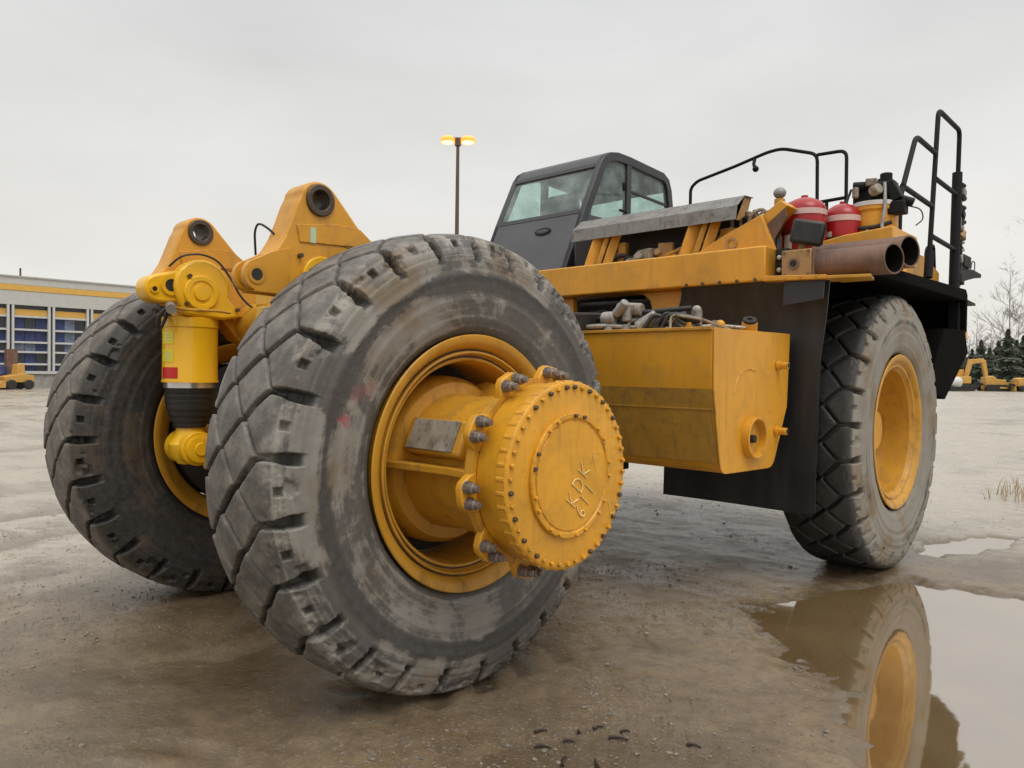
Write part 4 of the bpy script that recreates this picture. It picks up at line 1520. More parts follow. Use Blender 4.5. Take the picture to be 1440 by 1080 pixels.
ft.prism([(2.0, 2.672), (2.54, 2.655), (2.54, 2.69), (2.0, 2.72)], 'y', 3.15, 3.42)
ft.build('flap_rail', M_yellow, truck, bevel=0.006)
for k in range(4):
    x = 2.07 + .13 * k
    MB().cyl((x, 3.142, 2.69 - .03 * k * .13), (x, 3.152, 2.69 - .03 * k * .13), 0.012, 8).build('bolt', M_yellow_dirty, fl)
# small silvery patch on the flap under the rail
MB().prism([(2.16, 2.46), (2.50, 2.50), (2.51, 2.655), (2.17, 2.665)], 'y', 3.205, 3.213).build('flap_patch', M_cabframe, fl)

# ------------------------------------------------------------------ right fender and deck
fd_ = MB()
fd_.prism([(3.53, 2.73), (3.53, 2.79), (4.2, 2.85), (7.0, 2.90), (7.08, 2.84), (7.08, 2.40), (7.02, 2.40), (7.0, 2.76), (4.0, 2.74)], 'x', 1.05, 2.72)
fender = fd_.build('front_fender', M_soot, truck, bevel=0.012)
fd2 = MB()
fd2.prism([(3.53, 2.73), (3.53, 2.79), (4.2, 2.85), (7.0, 2.90), (7.08, 2.84), (7.08, 2.40), (7.02, 2.40), (7.0, 2.76), (4.0, 2.74)], 'x', -2.72, -1.05)
fd2.build('front_fender', M_soot, truck, bevel=0.012)
# skirt of rubber hanging ahead of the front tyre
sk = MB()
vs = [(2.72, 7.0, 2.42), (2.74, 7.05, 2.15), (2.70, 6.25, 1.62), (2.64, 6.05, 1.68), (2.62, 6.10, 2.0), (2.62, 6.5, 2.42)]
vs2 = [(1.3, y + .02, z) for x, y, z in vs]
k6 = len(vs)
sk.add(vs + vs2, [tuple(range(k6)), tuple(range(2 * k6 - 1, k6 - 1, -1))] + [(i, i + k6, (i + 1) % k6 + k6, (i + 1) % k6) for i in range(k6)])
sk.build('front_skirt', M_soot, truck, bevel=0.01)
MB().bb(2.50, 2.70, 7.09, 7.20, 2.30, 2.42).build('step_bracket', M_yellow, truck, bevel=0.01)
# yellow deck box, side wall
MB().prism([(1.70, 3.05), (2.05, 3.065), (2.40, 3.13), (2.82, 3.165), (2.82, 2.88), (1.70, 2.88)], 'y', 3.90, 4.62).build('deck_box', M_yellow, truck, bevel=0.01)
MB().bb(1.995, 2.78, 3.60, 3.84, 2.74, 2.765).build('deck_plate', M_yellow_dirty, truck, bevel=0.006)
MB().bb(1.2, 1.98, 3.64, 6.0, 2.93, 3.0).build('deck_plate', M_yellow_dirty, truck, bevel=0.006)
MB().prism([(5.55, 2.93), (6.88, 2.93), (6.88, 3.10), (6.30, 3.22), (5.75, 3.22)], 'x', 2.40, 2.46).build('deck_side', M_yellow, truck, bevel=0.008)
MB().prism([(2.545, 3.15), (2.60, 3.15), (2.86, 3.24), (2.80, 3.50), (2.545, 3.50)], 'z', 2.655, 2.68).build('deck_edge', M_yellow_dirty, truck, bevel=0.004)

# exhaust outlets
for (y, z, x0, x1, r) in ((3.385, 2.805, 2.34, 2.985, 0.120), (3.74, 2.905, 2.22, 3.0, 0.128)):
    mb = MB()
    mb.lathe([(x0, r * .8), (x0, r), (x1 - .10, r), (x1 - .02, r * 1.04), (x1, r * 1.03), (x1, r * .93), (x1 - .1, r * .9), (x0 + .05, r * .88)], (0, y, z), (1, 0, 0), 40)
    def cut(v):      # the outlets are cut on a slant
        t_ = min(1, max(0, (v[0] - (x1 - .30)) / .28))
        return (v[0] + .32 * (v[1] - y) * t_, v[1], v[2])
    mb.v = [cut(v) for v in mb.v]
    p_ = mb.build('exhaust_pipe', M_rust, truck, loc=((x0 + x1) / 2, y, z))
    mb = MB().lathe([(x1 - .004, r * .925), (x1 - .1, r * .89), (x0 + .06, r * .85), (x0 + .06, 0)], (0, y, z), (1, 0, 0), 32)
    mb.v = [cut(v) for v in mb.v]
    mb.build('sooty_bore', M_soot, p_)
bx = MB()
bx.bb(2.12, 2.38, 3.25, 3.51, 2.70, 2.935)
ebx = bx.build('exhaust_box', M_rustplate, truck, bevel=0.012, loc=(2.25, 3.4, 2.82))
q = MB(); q.ring((2.23, 3.239, 2.815), (2.23, 3.249, 2.815), 0.048, 0.030, 24); q.build('flange_ring', M_rust, ebx)
MB().cyl((2.23, 3.242, 2.815), (2.23, 3.248, 2.815), 0.029, 18).build('bore', M_engine, ebx)
for (x, z) in ((2.145, 2.915), (2.355, 2.915), (2.145, 2.725), (2.355, 2.725)):
    MB().cyl((x, 3.238, z), (x, 3.249, z), 0.013, 6).build('bolt', M_rust, ebx)
MB().bb(2.385, 2.40, 3.255, 3.505, 2.69, 2.93).build('clamp', M_rust, ebx)
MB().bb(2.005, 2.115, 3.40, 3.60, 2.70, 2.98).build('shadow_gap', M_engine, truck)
for z in (2.79, 2.90):
    MB().sphere((2.045, 3.38, z), .022).build('fitting', M_white, truck)
# tilted dark lamp housing in front of the red bottles
rl = rot('Y', 12) @ rot('Z', 20)
LC = Vector((2.30, 3.36, 3.085))
lb = MB(); lb.box(LC, (0.26, 0.18, 0.20), None, rl)
lh = lb.build('lamp_housing', M_flap, truck, bevel=0.025, loc=(2.3, 3.36, 3.09))
MB().box(LC + rl @ Vector((0.133, 0, 0)), (0.006, 0.15, 0.165), None, rl).build('lamp_lens', M_engine, lh, bevel=0.006)
MB().cyl((2.24, 3.38, 2.93), (2.27, 3.37, 3.02), 0.035, 10).build('lamp_foot', M_rustplate, lh)

# red fire bottles with pale bands
def bottle(x, y, r, z0, z1):
    mb = MB()
    mb.lathe([(z0, 0), (z0, r * .93), (z0 + .02, r), (z1 - .13, r), (z1 - .10, r * .97), (z1 - .05, r * .80), (z1 - .015, r * .45), (z1, r * .2), (z1, 0)], (x, y, 0), (0, 0, 1), 40)
    o = mb.build('fire_bottle', M_red, truck, loc=(x, y, z0))
    MB().lathe([(z1 - .185, r + .001), (z1 - .183, r + .006), (z1 - .132, r + .006), (z1 - .13, r + .001)], (x, y, 0), (0, 0, 1), 40).build('band', M_redwhite, o, loc=(x, y, z1 - .15))
    MB().ring((x, y, z1 - .35), (x, y, z1 - .33), r + .008, r + .001, 40).build('clamp_band', M_bolt, o, loc=(x, y, z1 - .34))
    MB().cyl((x, y, z1 - .002), (x, y, z1 + .02), r * .16, 12).build('valve', M_red, o)
    sticker_a = math.atan2(CAM.y - y, CAM.x - x) - .7
    vs, fs = [], []
    for i in range(6):
        a = sticker_a - .35 + .5 * i / 5
        for z in (z0 + .02, z0 + .16):
            vs.append((x + (r + .002) * math.cos(a), y + (r + .002) * math.sin(a), z))
    for i in range(5):
        fs.append((2 * i, 2 * i + 2, 2 * i + 3, 2 * i + 1))
    MB().add(vs, fs).build('label', M_white, o)
    return o
bottle(2.00, 4.02, 0.195, 3.02, 3.545)
bottle(2.25, 4.30, 0.165, 3.06, 3.50)

# air drum with black valve gear on top
D0 = Vector((0.06, -0.12, -0.20))
def dv(*p):
    return tuple(Vector(p) + D0)
dc = dv(2.42, 4.62, 0)
mb = MB()
mb.lathe([(2.95, 0), (2.95, 0.20), (3.60, 0.20), (3.62, 0.215), (3.66, 0.215), (3.67, 0.19), (3.67, 0)], dc, (0, 0, 1), 36)
dr = mb.build('air_drum', M_yellow, truck, loc=(2.42, 4.62, 3.3))
MB().lathe([(3.655, 0.20), (3.655, 0.222), (3.69, 0.222), (3.70, 0.20)], dc, (0, 0, 1), 36).build('band', M_white, dr)
def gear(name, mat, *adds):
    for a in adds:
        mb = MB()
        if a[0] == 'b':
            mb.box(dv(*a[1]), a[2], None, rot(a[3], a[4]) if len(a) > 3 else None)
        else:
            mb.cyl(dv(*a[1]), dv(*a[2]), a[3], 12)
        mb.build(name, mat, dr, bevel=0.012)
gear('valve_gear', M_black, ('b', (2.34, 4.62, 3.79), (.18, .22, .19)), ('b', (2.50, 4.64, 3.80), (.15, .16, .22), 'Y', 15), ('c', (2.26, 4.48, 3.86), (2.60, 4.60, 3.85), .045),
     ('c', (2.52, 4.6, 3.86), (2.52, 4.6, 3.97), .055), ('c', (2.55, 4.55, 3.75), (2.76, 4.6, 3.66), .042), ('b', (2.64, 4.55, 3.62), (.15, .13, .12)), ('b', (2.60, 4.56, 3.78), (.1, .12, .2), 'Y', -25))
gear('valve_gear', M_grime, ('c', (2.44, 4.46, 3.78), (2.52, 4.42, 3.80), .05), ('b', (2.42, 4.50, 3.88), (.10, .08, .07), 'Z', 20), ('c', (2.30, 4.44, 3.74), (2.30, 4.44, 3.84), .03))
for (pts, r, m_) in ((((2.54, 4.5, 3.86), (2.57, 4.42, 3.6), (2.55, 4.38, 3.42), (2.65, 4.36, 3.3), (2.72, 4.3, 3.22)), .016, M_steel),
                     (((2.22, 4.42, 3.46), (2.36, 4.38, 3.44), (2.50, 4.40, 3.44), (2.62, 4.45, 3.48)), .02, M_engine),
                     (((2.44, 4.40, 3.44), (2.41, 4.36, 3.38), (2.38, 4.36, 3.34)), .01, M_alum),
                     (((2.66, 4.60, 3.66), (2.82, 4.62, 3.60), (2.84, 4.62, 3.50), (2.78, 4.60, 3.45)), .006, M_hose),
                     (((2.24, 4.5, 3.84), (2.21, 4.45, 3.7), (2.26, 4.40, 3.5)), .012, M_hose)):
    MB().tube([dv(*p) for p in pts], r, 8, None, .06).build('pipe', m_, dr)

# ------------------------------------------------------------------ engine bay under the heat shield
mb = MB()
mb.bb(-0.78, 1.55, 4.0, 6.6, 2.7, 3.47)
mb.build('engine_bay', M_engine, truck, bevel=0.05)
# shield: bent sheet spanning the width
sh = MB()
sec = [(3.655, 3.355), (3.661, 3.355), (3.686, 3.49), (3.84, 3.615), (4.02, 3.625), (4.02, 3.619), (3.842, 3.609), (3.681, 3.492)]
def shear(mb, x0, x1, dz):
    k = len(sec)
    vs = [(x0, y, z - 0.0) for y, z in sec] + [(x1, y + 0.0, z + dz) for y, z in sec]
    fs = [tuple(range(k)), tuple(range(2 * k - 1, k - 1, -1))] + [(i, i + k, (i + 1) % k + k, (i + 1) % k) for i in range(k)]
    mb.add(vs, fs)
shear(sh, -0.53, 1.49, 0.0)
shd = sh.build('heat_shield', M_shield, truck, loc=(0.5, 3.8, 3.5))
MB().prism([(3.665, 3.36), (3.69, 3.485), (3.84, 3.605), (4.01, 3.615), (3.93, 3.45), (3.75, 3.36)], 'x', 1.455, 1.47).build('shield_gusset', M_rustplate, shd)
# struts
def beamlet(p, q, w, h, mat, name='strut'):
    p, q = Vector(p), Vector(q)
    d = (q - p)
    rm = d.to_track_quat('X', 'Z').to_matrix()
    return MB().box((p + q) / 2, (d.length, w, h), None, rm).build(name, mat, truck, bevel=0.008)
for x in (-0.27, 0.93):
    beamlet((x, 3.64, 2.98), (x + .10, 3.76, 3.46), 0.04, 0.13, M_yellow)
    beamlet((x + .115, 3.63, 2.98), (x + .215, 3.75, 3.46), 0.05, 0.05, M_yellow_dirty)
    beamlet((x + .20, 3.68, 2.98), (x + .30, 3.80, 3.46), 0.03, 0.10, M_yellow)
for k in range(9):
    x = -0.05 + .1 * k
    mb = MB()
    mb.sphere((x, 3.78 + .1 * rng.random(), 3.02 + .05 * rng.random()), rng.uniform(.05, .10), None, 10, (1, .8, .8))
    mb.cyl((x, 3.7, 3.0), (x + .15, 3.8, 3.03 + .1 * rng.random()), rng.uniform(.02, .04), 8)
    mb.build('engine_fitting', rng.choice((M_alum, M_engine, M_yellow_dirty, M_rustplate, M_engine)), truck)
# gear crowded under the shield
for (x, y, z, sx, sy, sz, m_) in ((0.42, 3.80, 3.10, .22, .16, .18, M_grime), (0.62, 3.84, 3.13, .16, .16, .22, M_rustplate), (0.22, 3.82, 3.06, .12, .12, .12, M_steel), (0.05, 3.86, 3.16, .10, .10, .30, M_yellow_dirty),
                                  (1.30, 3.88, 3.20, .16, .10, .24, M_yellow_dirty), (0.74, 3.78, 3.05, .14, .1, .1, M_yellow_dirty)):
    mb = MB()
    mb.box((x, y, z), (sx, sy, sz), None, rot('Z', rng.uniform(-25, 25)))
    mb.cyl((x - sx * .3, y - sy * .4, z), (x - sx * .3, y - sy * .75, z + .02), min(sx, sz) * .28, 12)
    mb.build('engine_fitting', m_, truck, bevel=.015)
for k in range(8):
    x = -0.10 + .17 * k
    MB().tube([(x, 3.86, 2.99), (x + .05, 3.76, 3.08 + .06 * rng.random()), (x + .2, 3.78, 3.12 + .12 * rng.random()), (x + .32, 3.95, 3.05 + .2 * rng.random())],
              rng.uniform(.012, .024), 7, None, .08).build('hose', rng.choice((M_hose, M_hose, M_grime, M_steel, M_yellow_dirty)), truck)
for k in range(7):
    x = 1.30 + .09 * k
    MB().tube([(x, 3.95, 3.25), (x + .04, 3.88, 3.40 + .08 * rng.random()), (x + .16, 3.92, 3.42 + .08 * rng.random()), (x + .22, 4.05, 3.25)],
              rng.uniform(.012, .022), 7, None, .06).build('hose', rng.choice((M_hose, M_grime, M_rust, M_steel)), truck)
# sloping yellow gusset with a round badge plate
gs = MB()
gs.prism([(1.06, 2.997), (1.42, 3.175), (1.80, 3.335), (1.93, 3.02), (1.93, 2.997)], 'y', 3.52, 3.58)
gus = gs.build('gusset_plate', M_yellow, truck, bevel=0.006)
q = MB(); q.ring((1.52, 3.508, 3.10), (1.52, 3.519, 3.10), 0.058, 0.036, 24); q.build('lifting_eye', M_rustplate, gus)
q = MB(); q.bb(1.465, 1.575, 3.511, 3.519, 3.005, 3.04); q.build('eye_plate', M_rustplate, gus)
mb = MB()
mb.prism([(1.62, 3.24), (1.95, 3.46), (2.02, 3.40), (1.74, 3.18)], 'y', 3.60, 4.05)
mb.build('sloping_plate', M_yellow, truck, bevel=0.008)
mb = MB()
mb.prism([(1.74, 3.18), (2.0, 3.38), (2.02, 3.30), (1.90, 3.10)], 'y', 3.585, 3.598)
mb.build('dark_gusset', M_rust, truck)
for k in range(5):
    x = 1.72 + .05 * k
    MB().tube([(x, 3.62, 3.0), (x - .04, 3.70, 3.10), (x - .12, 3.9, 3.22), (x - .2, 4.1, 3.24)], 0.017, 7, None, .08).build('hose', (M_hose, M_alum, M_hose, M_steel, M_hose)[k], truck)
MB().cyl((1.70, 4.15, 3.35), (1.70, 4.15, 3.60), 0.05, 14).build('breather', M_yellow_dirty, truck)
MB().sphere((1.70, 4.15, 3.66), 0.062, None, 14, (1, 1, .9)).build('breather_cap', M_steel, truck)
for k in range(6):
    mb = MB()
    x, y = 1.45 + .1 * k, 4.1 + .15 * rng.random()
    mb.box((x, y, 3.40 + .06 * rng.random()), (.12, .12, .10), None, rot('Z', rng.uniform(0, 60)))
    mb.cyl((x, y, 3.3), (x + .06, y - .1, 3.5), .03, 8)
    mb.build('engine_fitting', rng.choice((M_engine, M_engine, M_rust, M_steel)), truck, bevel=.01)

# ------------------------------------------------------------------ cab
CXL, CXR = -2.36, -0.85
cprof = [(3.90, 3.02), (4.28, 3.85), (4.615, 4.52), (4.70, 4.63), (4.82, 4.70), (5.00, 4.735), (5.26, 4.735), (6.10, 4.69), (6.24, 4.62), (6.31, 4.48), (6.42, 3.9), (6.46, 3.02)]
cab = MB()
cab.bb(CXL, CXR, 3.92, 6.46, 2.96, 3.02)
cabo = cab.build('cab', M_cabframe, truck, bevel=0.01, loc=(-1.6, 5, 3))
def strip(path, x0, x1, t, name, mat, parent):
    """sheet of thickness t following a y-z path, spanning x0..x1"""
    mb = MB()
    n = len(path)
    P = [Vector(p) for p in path]
    inn = []
    for i in range(n):
        d = (P[min(i + 1, n - 1)] - P[max(i - 1, 0)]).normalized()
        inn.append(P[i] + Vector((d.y, -d.x)) * t)
    poly = [tuple(p) for p in P] + [tuple(p) for p in reversed(inn)]
    k = len(poly)
    vs = [(x0, *p) for p in poly] + [(x1, *p) for p in poly]
    fs = []
    for i in range(n - 1):
        a, b_ = i, i + 1
        fs.append((a, b_, 2 * n - 2 - i, 2 * n - 1 - i))
        fs.append((k + a, k + 2 * n - 1 - i, k + 2 * n - 2 - i, k + b_))
    for i in range(k):
        j = (i + 1) % k
        fs.append((i, i + k, j + k, j))
    mb.add(vs, fs)
    return mb.build(name, mat, parent, bevel=0.008)
strip(cprof[2:10], CXL, CXR, 0.05, 'roof', M_cabframe, cabo)
strip(cprof[0:2], CXL, CXR, 0.05, 'rear_panel', M_grey, cabo)
# side outline frames (both sides)
def lerp_prof(z):
    for (a, b_) in zip(cprof[:3], cprof[1:3]):
        if a[1] <= z <= b_[1]:
            return a[0] + (b_[0] - a[0]) * (z - a[1]) / (b_[1] - a[1])
for x0, x1 in ((CXR - 0.07, CXR + 0.012), (CXL - 0.012, CXL + 0.07)):
    strip(cprof, x0, x1, 0.115, 'side_frame', M_cabframe, cabo)
    # window sill, lower door panel, centre pillar
    MB().prism([(4.05, 3.05), (4.36, 3.84), (6.40, 3.84), (6.43, 3.05)], 'x', x0 + .015, x1 - .015).build('door_panel', M_grey, cabo, bevel=.008)
    MB().prism([(5.20, 3.83), (5.30, 3.83), (5.31, 4.68), (5.21, 4.68)], 'x', x0 + .005, x1 - .005).build('pillar', M_cabframe, cabo, bevel=.006)
    MB().prism([(5.31, 4.28), (6.34, 4.24), (6.34, 4.27), (5.31, 4.31)], 'x', x0 + .02, x1 - .02).build('window_rail', M_cabframe, cabo, bevel=.004)
    xm = (x0 + x1) / 2
    MB().prism([(4.44, 3.845), (5.20, 3.845), (5.205, 4.65), (5.0, 4.65), (4.80, 4.60)], 'x', xm - .004, xm + .004).build('side_window', M_glass, cabo, smooth=0)
    MB().prism([(5.305, 3.845), (6.33, 3.845), (6.26, 4.55), (6.1, 4.60), (5.31, 4.64)], 'x', xm - .004, xm + .004).build('side_window', M_glass, cabo, smooth=0)
MB().box((CXR + .02, 5.10, 3.99), (.03, .16, .03)).build('door_handle', M_black, cabo, bevel=.008)
MB().box((CXR - .03, 5.17, 4.33), (.05, .03, .10)).build('door_latch', M_black, cabo, bevel=.008)
# rear window frame: rails and glass along the slope
def rear_pt(x, t, off=0):
    """t 0..1 from sill to roof on the rear slope"""
    y = 4.28 + (4.615 - 4.28) * t
    z = 3.85 + (4.52 - 3.85) * t
    return Vector((x, y - off * 0.894, z + off * 0.447))
def slope_quad(x0, x1, t0, t1, o0, o1, name, mat, bevel=0.006):
    vs = [rear_pt(x, t, o) for o in (o0, o1) for (x, t) in ((x0, t0), (x1, t0), (x1, t1), (x0, t1))]
    fs = [(0, 1, 2, 3), (7, 6, 5, 4), (0, 4, 5, 1), (1, 5, 6, 2), (2, 6, 7, 3), (3, 7, 4, 0)]
    return MB().add(vs, fs).build(name, mat, cabo, bevel=bevel)
slope_quad(CXL + .07, CXR - .07, -0.02, 0.07, -0.05, 0.006, 'window_rail', M_cabframe)
slope_quad(CXL + .07, CXR - .07, 0.93, 1.02, -0.05, 0.006, 'window_rail', M_cabframe)
slope_quad(CXL + .07, CXR - .07, 0.07, 0.93, -0.022, -0.014, 'rear_window', M_glass, 0)
strip(cprof[9:12], CXL, CXR, 0.03, 'windscreen', M_glass, cabo)
# oval badge plate on the rear panel
q = MB()
pc = Vector((-1.42, 4.19, 3.655))
dn = Vector((0, -0.909, 0.417))
du = Vector((0, 0.417, 0.909))
vs = []
for o_ in (0.002, 0.014):
    for k in range(24):
        a = 2 * math.pi * k / 24
        vs.append(pc + dn * o_ + Vector((1, 0, 0)) * 0.135 * math.cos(a) + du * 0.055 * math.sin(a))
q.add(vs, [tuple(range(23, -1, -1)), tuple(range(24, 48))] + [(i, (i + 1) % 24, (i + 1) % 24 + 24, i + 24) for i in range(24)])
q.build('oval_plate', M_black, cabo, bevel=.004)
q = MB()
vs = []
for o_ in (0.0142, 0.018):
    for k in range(24):
        a = 2 * math.pi * k / 24
        vs.append(pc + dn * o_ + Vector((1, 0, 0)) * 0.10 * math.cos(a) + du * 0.030 * math.sin(a))
q.add(vs, [tuple(range(23, -1, -1)), tuple(range(24, 48))] + [(i, (i + 1) % 24, (i + 1) % 24 + 24, i + 24) for i in range(24)])
q.build('oval_inset', M_cabframe, cabo)
# seat and console inside
MB().prism([(4.95, 3.03), (5.5, 3.03), (5.5, 3.5), (5.12, 3.52), (4.98, 4.30), (4.85, 4.30), (4.88, 3.5)], 'x', -1.95, -1.45).build('seat', M_black, cabo, bevel=.05)
MB().prism([(5.9, 3.03), (6.35, 3.03), (6.30, 3.9), (6.0, 3.85)], 'x', -2.25, -1.0).build('dashboard', M_black, cabo, bevel=.03)
MB().prism([(4.75, 4.18), (5.05, 4.18), (5.03, 4.58), (4.85, 4.56)], 'x', -1.25, -0.95).build('storage_box', M_cabframe, cabo, bevel=.02)
MB().tube([(-1.7, 5.98, 3.75), (-1.7, 5.75, 3.9)], .02, 8).build('steering_column', M_black, cabo)
# cab deck and left mass
MB().bb(-2.7, -0.62, 3.64, 6.9, 2.925, 2.958).build('deck_plate', M_yellow_dirty, truck, bevel=.006)

# ------------------------------------------------------------------ handrails
def rail(paths, r, name, mat=M_black):
    mb = MB()
    for p in paths:
        mb.tube(p, r, 10, None, 0.09)
    return mb.build(name, mat, truck)
r1 = rail([[(-0.36, 6.0, 3.0), (-0.36, 6.0, 4.38), (-0.26, 6.0, 4.46), (0.28, 6.0, 4.56), (0.72, 6.0, 4.66), (0.90, 6.0, 4.67), (1.34, 6.0, 4.52), (1.36, 6.0, 3.05)],
           [(1.34, 6.0, 4.51), (1.68, 6.0, 4.50), (1.69, 6.0, 3.05)], [(1.37, 6.0, 3.94), (1.69, 6.0, 3.95)], [(1.46, 6.0, 3.93), (1.46, 6.0, 3.2)]], 0.021, 'handrail')
q = MB(); q.tube([(0.55, 6.0, 4.61), (0.55, 5.97, 4.53), (0.58, 5.96, 4.48)], 0.022, 8, None, .02); q.sphere((0.585, 5.955, 4.465), .04); q.build('rail_hook', M_black, r1)
rail([[(2.6, 4.82, 2.90), (2.6, 4.84, 3.60), (2.6, 5.32, 4.31), (2.6, 6.03, 4.30)], [(2.6, 4.90, 3.73), (2.6, 5.96, 3.71)],
      [(2.6, 5.86, 2.93), (2.6, 6.13, 4.79), (2.6, 7.06, 4.79), (2.6, 6.96, 3.0)], [(2.6, 6.05, 4.03), (2.6, 6.98, 4.02)], [(2.6, 5.95, 3.39), (2.6, 6.92, 3.37)]], 0.026, 'handrail')
rail([[(2.3, 6.9, 2.95), (2.3, 6.95, 3.42), (2.3, 7.25, 3.50), (2.3, 7.3, 3.2)]], 0.022, 'handrail')
for (y0, z0, y1, z1) in ((4.82, 2.9, 4.835, 3.16), (5.86, 2.93, 5.91, 3.22)):
    MB().cyl((2.6, y0, z0), (2.6, y1, z1), 0.045, 14).build('rail_socket', M_black, truck)
# thick mast at the front corner with cylinders and cables
mast = MB()
mast.tube([(2.60, 6.94, 2.90), (2.60, 7.00, 4.28)], 0.055, 12)
ms = mast.build('corner_mast', M_black, truck)
for (a, b_, r, m_) in (((2.60, 7.09, 3.98), (2.60, 7.12, 4.12), .022, M_black), ((2.60, 7.12, 3.30), (2.60, 7.14, 3.98), .028, M_steel), ((2.60, 7.05, 4.06), (2.60, 7.22, 4.10), .03, M_black),
                      ((2.62, 7.08, 3.52), (2.62, 7.20, 3.60), .045, M_rustplate), ((2.61, 7.12, 3.10), (2.61, 7.14, 3.34), .03, M_alum), ((2.60, 7.05, 3.46), (2.60, 7.26, 3.42), .028, M_black)):
    MB().cyl(a, b_, r, 12).build('mast_fitting', m_, ms)
for k in range(3):
    MB().tube([(2.62 + .02 * k, 7.06, 2.98), (2.63, 7.12 + .02 * k, 3.2), (2.63, 7.10, 3.5), (2.63, 7.16 + .02 * k, 3.75), (2.61, 7.10, 4.0)], .013, 6, None, .08).build('cable', M_hose, ms)
for k in range(14):
    z = 3.02 + .088 * k
    y = 7.10 + .10 * rng.random()
    mb = MB()
    if k % 3 == 0:
        mb.box((2.61, y + .02, z), (.08, .10, .09), None, rot('X', rng.uniform(-30, 30)))
    else:
        mb.cyl((2.61, y - .04, z), (2.62, y + rng.uniform(.05, .13), z + rng.uniform(-.05, .05)), rng.uniform(.018, .035), 10)
    mb.build('mast_fitting', rng.choice((M_black, M_black, M_engine, M_grime, M_steel)), ms, bevel=.006)
br = MB()
br.prism([(6.98, 2.86), (7.25, 3.02), (7.85, 3.12), (8.20, 3.16), (8.20, 3.21), (7.8, 3.22), (7.4, 3.20), (6.98, 3.22)], 'x', 2.56, 2.63)
br.bb(2.52, 2.66, 7.15, 7.5, 3.20, 3.34)
br.build('mirror_bracket', M_black, truck, bevel=.01)
MB().tube([(2.6, 7.75, 3.20), (2.6, 7.82, 3.34), (2.6, 7.98, 3.34), (2.6, 7.95, 3.22)], .007, 6, None, .06).build('wire', M_hose, truck)
MB().bb(2.54, 2.66, 6.95, 7.06, 2.2, 2.9).build('front_post', M_black, truck, bevel=.008)
MB().prism([(7.06, 2.80), (7.55, 2.78), (7.60, 2.75), (7.06, 2.74)], 'x', 2.4, 2.7).build('step_plate', M_black, truck, bevel=.005)
# radiator front so the truck is closed from the side
MB().bb(-1.0, 1.0, 6.5, 7.0, 1.6, 3.3).build('radiator', M_yellow_dirty, truck, bevel=.05)
MB().bb(-2.3, 2.3, 6.75, 7.1, 1.25, 1.75).build('front_bumper', M_black, truck, bevel=.05)

# ------------------------------------------------------------------ background: workshop on the left
WX = -68.0
def building():
    b = thing('workshop_building', 'long grey workshop with yellow stripe under the eaves and glazed bays, behind the far tyre', 'building', (WX, 10, 0))
    y0, y1 = -31.65, 44.0
    H = 9.25
    MB().bb(WX - 16, WX - 0.6, y0, y1, 0, H - .3).build('wall', M_clad, b)
    MB().bb(WX - 0.55, WX, y0, y1, 8.64, H).build('fascia', M_clad2, b)
    MB().bb(WX - 0.5, WX + 0.04, y0, y1, 8.14, 8.62).build('yellow_band', M_stripe, b)
    MB().bb(WX - 0.55, WX, y0, y1, 6.95, 8.12).build('lower_fascia', M_clad2, b)
    MB().bb(WX - 16.3, WX + 0.1, y0 - .2, y1 + .2, H, H + .12).build('roof', M_clad, b)
    MB().bb(WX - 0.58, WX + 0.06, y0, y1, 0.0, 1.18).build('plinth', M_conc, b)
    MB().bb(WX - 0.2, WX + 0.25, y0, y1, 1.19, 1.42).build('sill', M_mull, b)
    bay = 3.0
    y = y0
    while y < y1 - bay:
        for dy in (0, .34):
            MB().bb(WX - 0.5, WX + 0.02, y + dy, y + dy + 0.17, 1.43, 6.94).build('pilaster', M_mull, b)
        MB().bb(WX - 0.58, WX - 0.30, y + 0.52, y + bay - 0.02, 6.10, 6.62).build('door_header', M_stripe, b)
        MB().bb(WX - 0.59, WX - 0.50, y + 0.52, y + bay - 0.02, 6.63, 6.94).build('dark_gap', M_darkglass, b)
        zs = [1.43, 2.08, 3.10, 3.92, 4.98, 6.08]
        for j in range(5):
            MB().bb(WX - 0.34, WX - 0.08, y + 0.52, y + bay - 0.01, zs[j + 1] - .16, zs[j + 1]).build('mullion', M_mull, b)
            n = 3
            for q in range(n):
                ya = y + 0.52 + (bay - .54) * q / n
                yb = y + 0.52 + (bay - .54) * (q + 1) / n
                r = rng.random()
                m_ = M_blue if r < .36 else (M_bluegrey if r < .44 else (M_brick if r < .47 else M_darkglass))
                MB().bb(WX - 0.52, WX - 0.40, ya + .015, yb - .015, zs[j], zs[j + 1] - .165).build('pane', m_, b, smooth=0)
        if -2 < y < 26 and rng.random() < .8:
            MB().bb(WX + .1, WX + .9, y + .7, y + rng.uniform(1.2, 2.4), 0, rng.uniform(.6, 1.15)).build('loading_bench', M_conc, b)
        y += bay
    MB().cyl((WX - 3, 15.0, H), (WX - 3, 15.0, H + 1.1), .08, 8).build('vent_pipe', M_pole, b)
    return b
building()

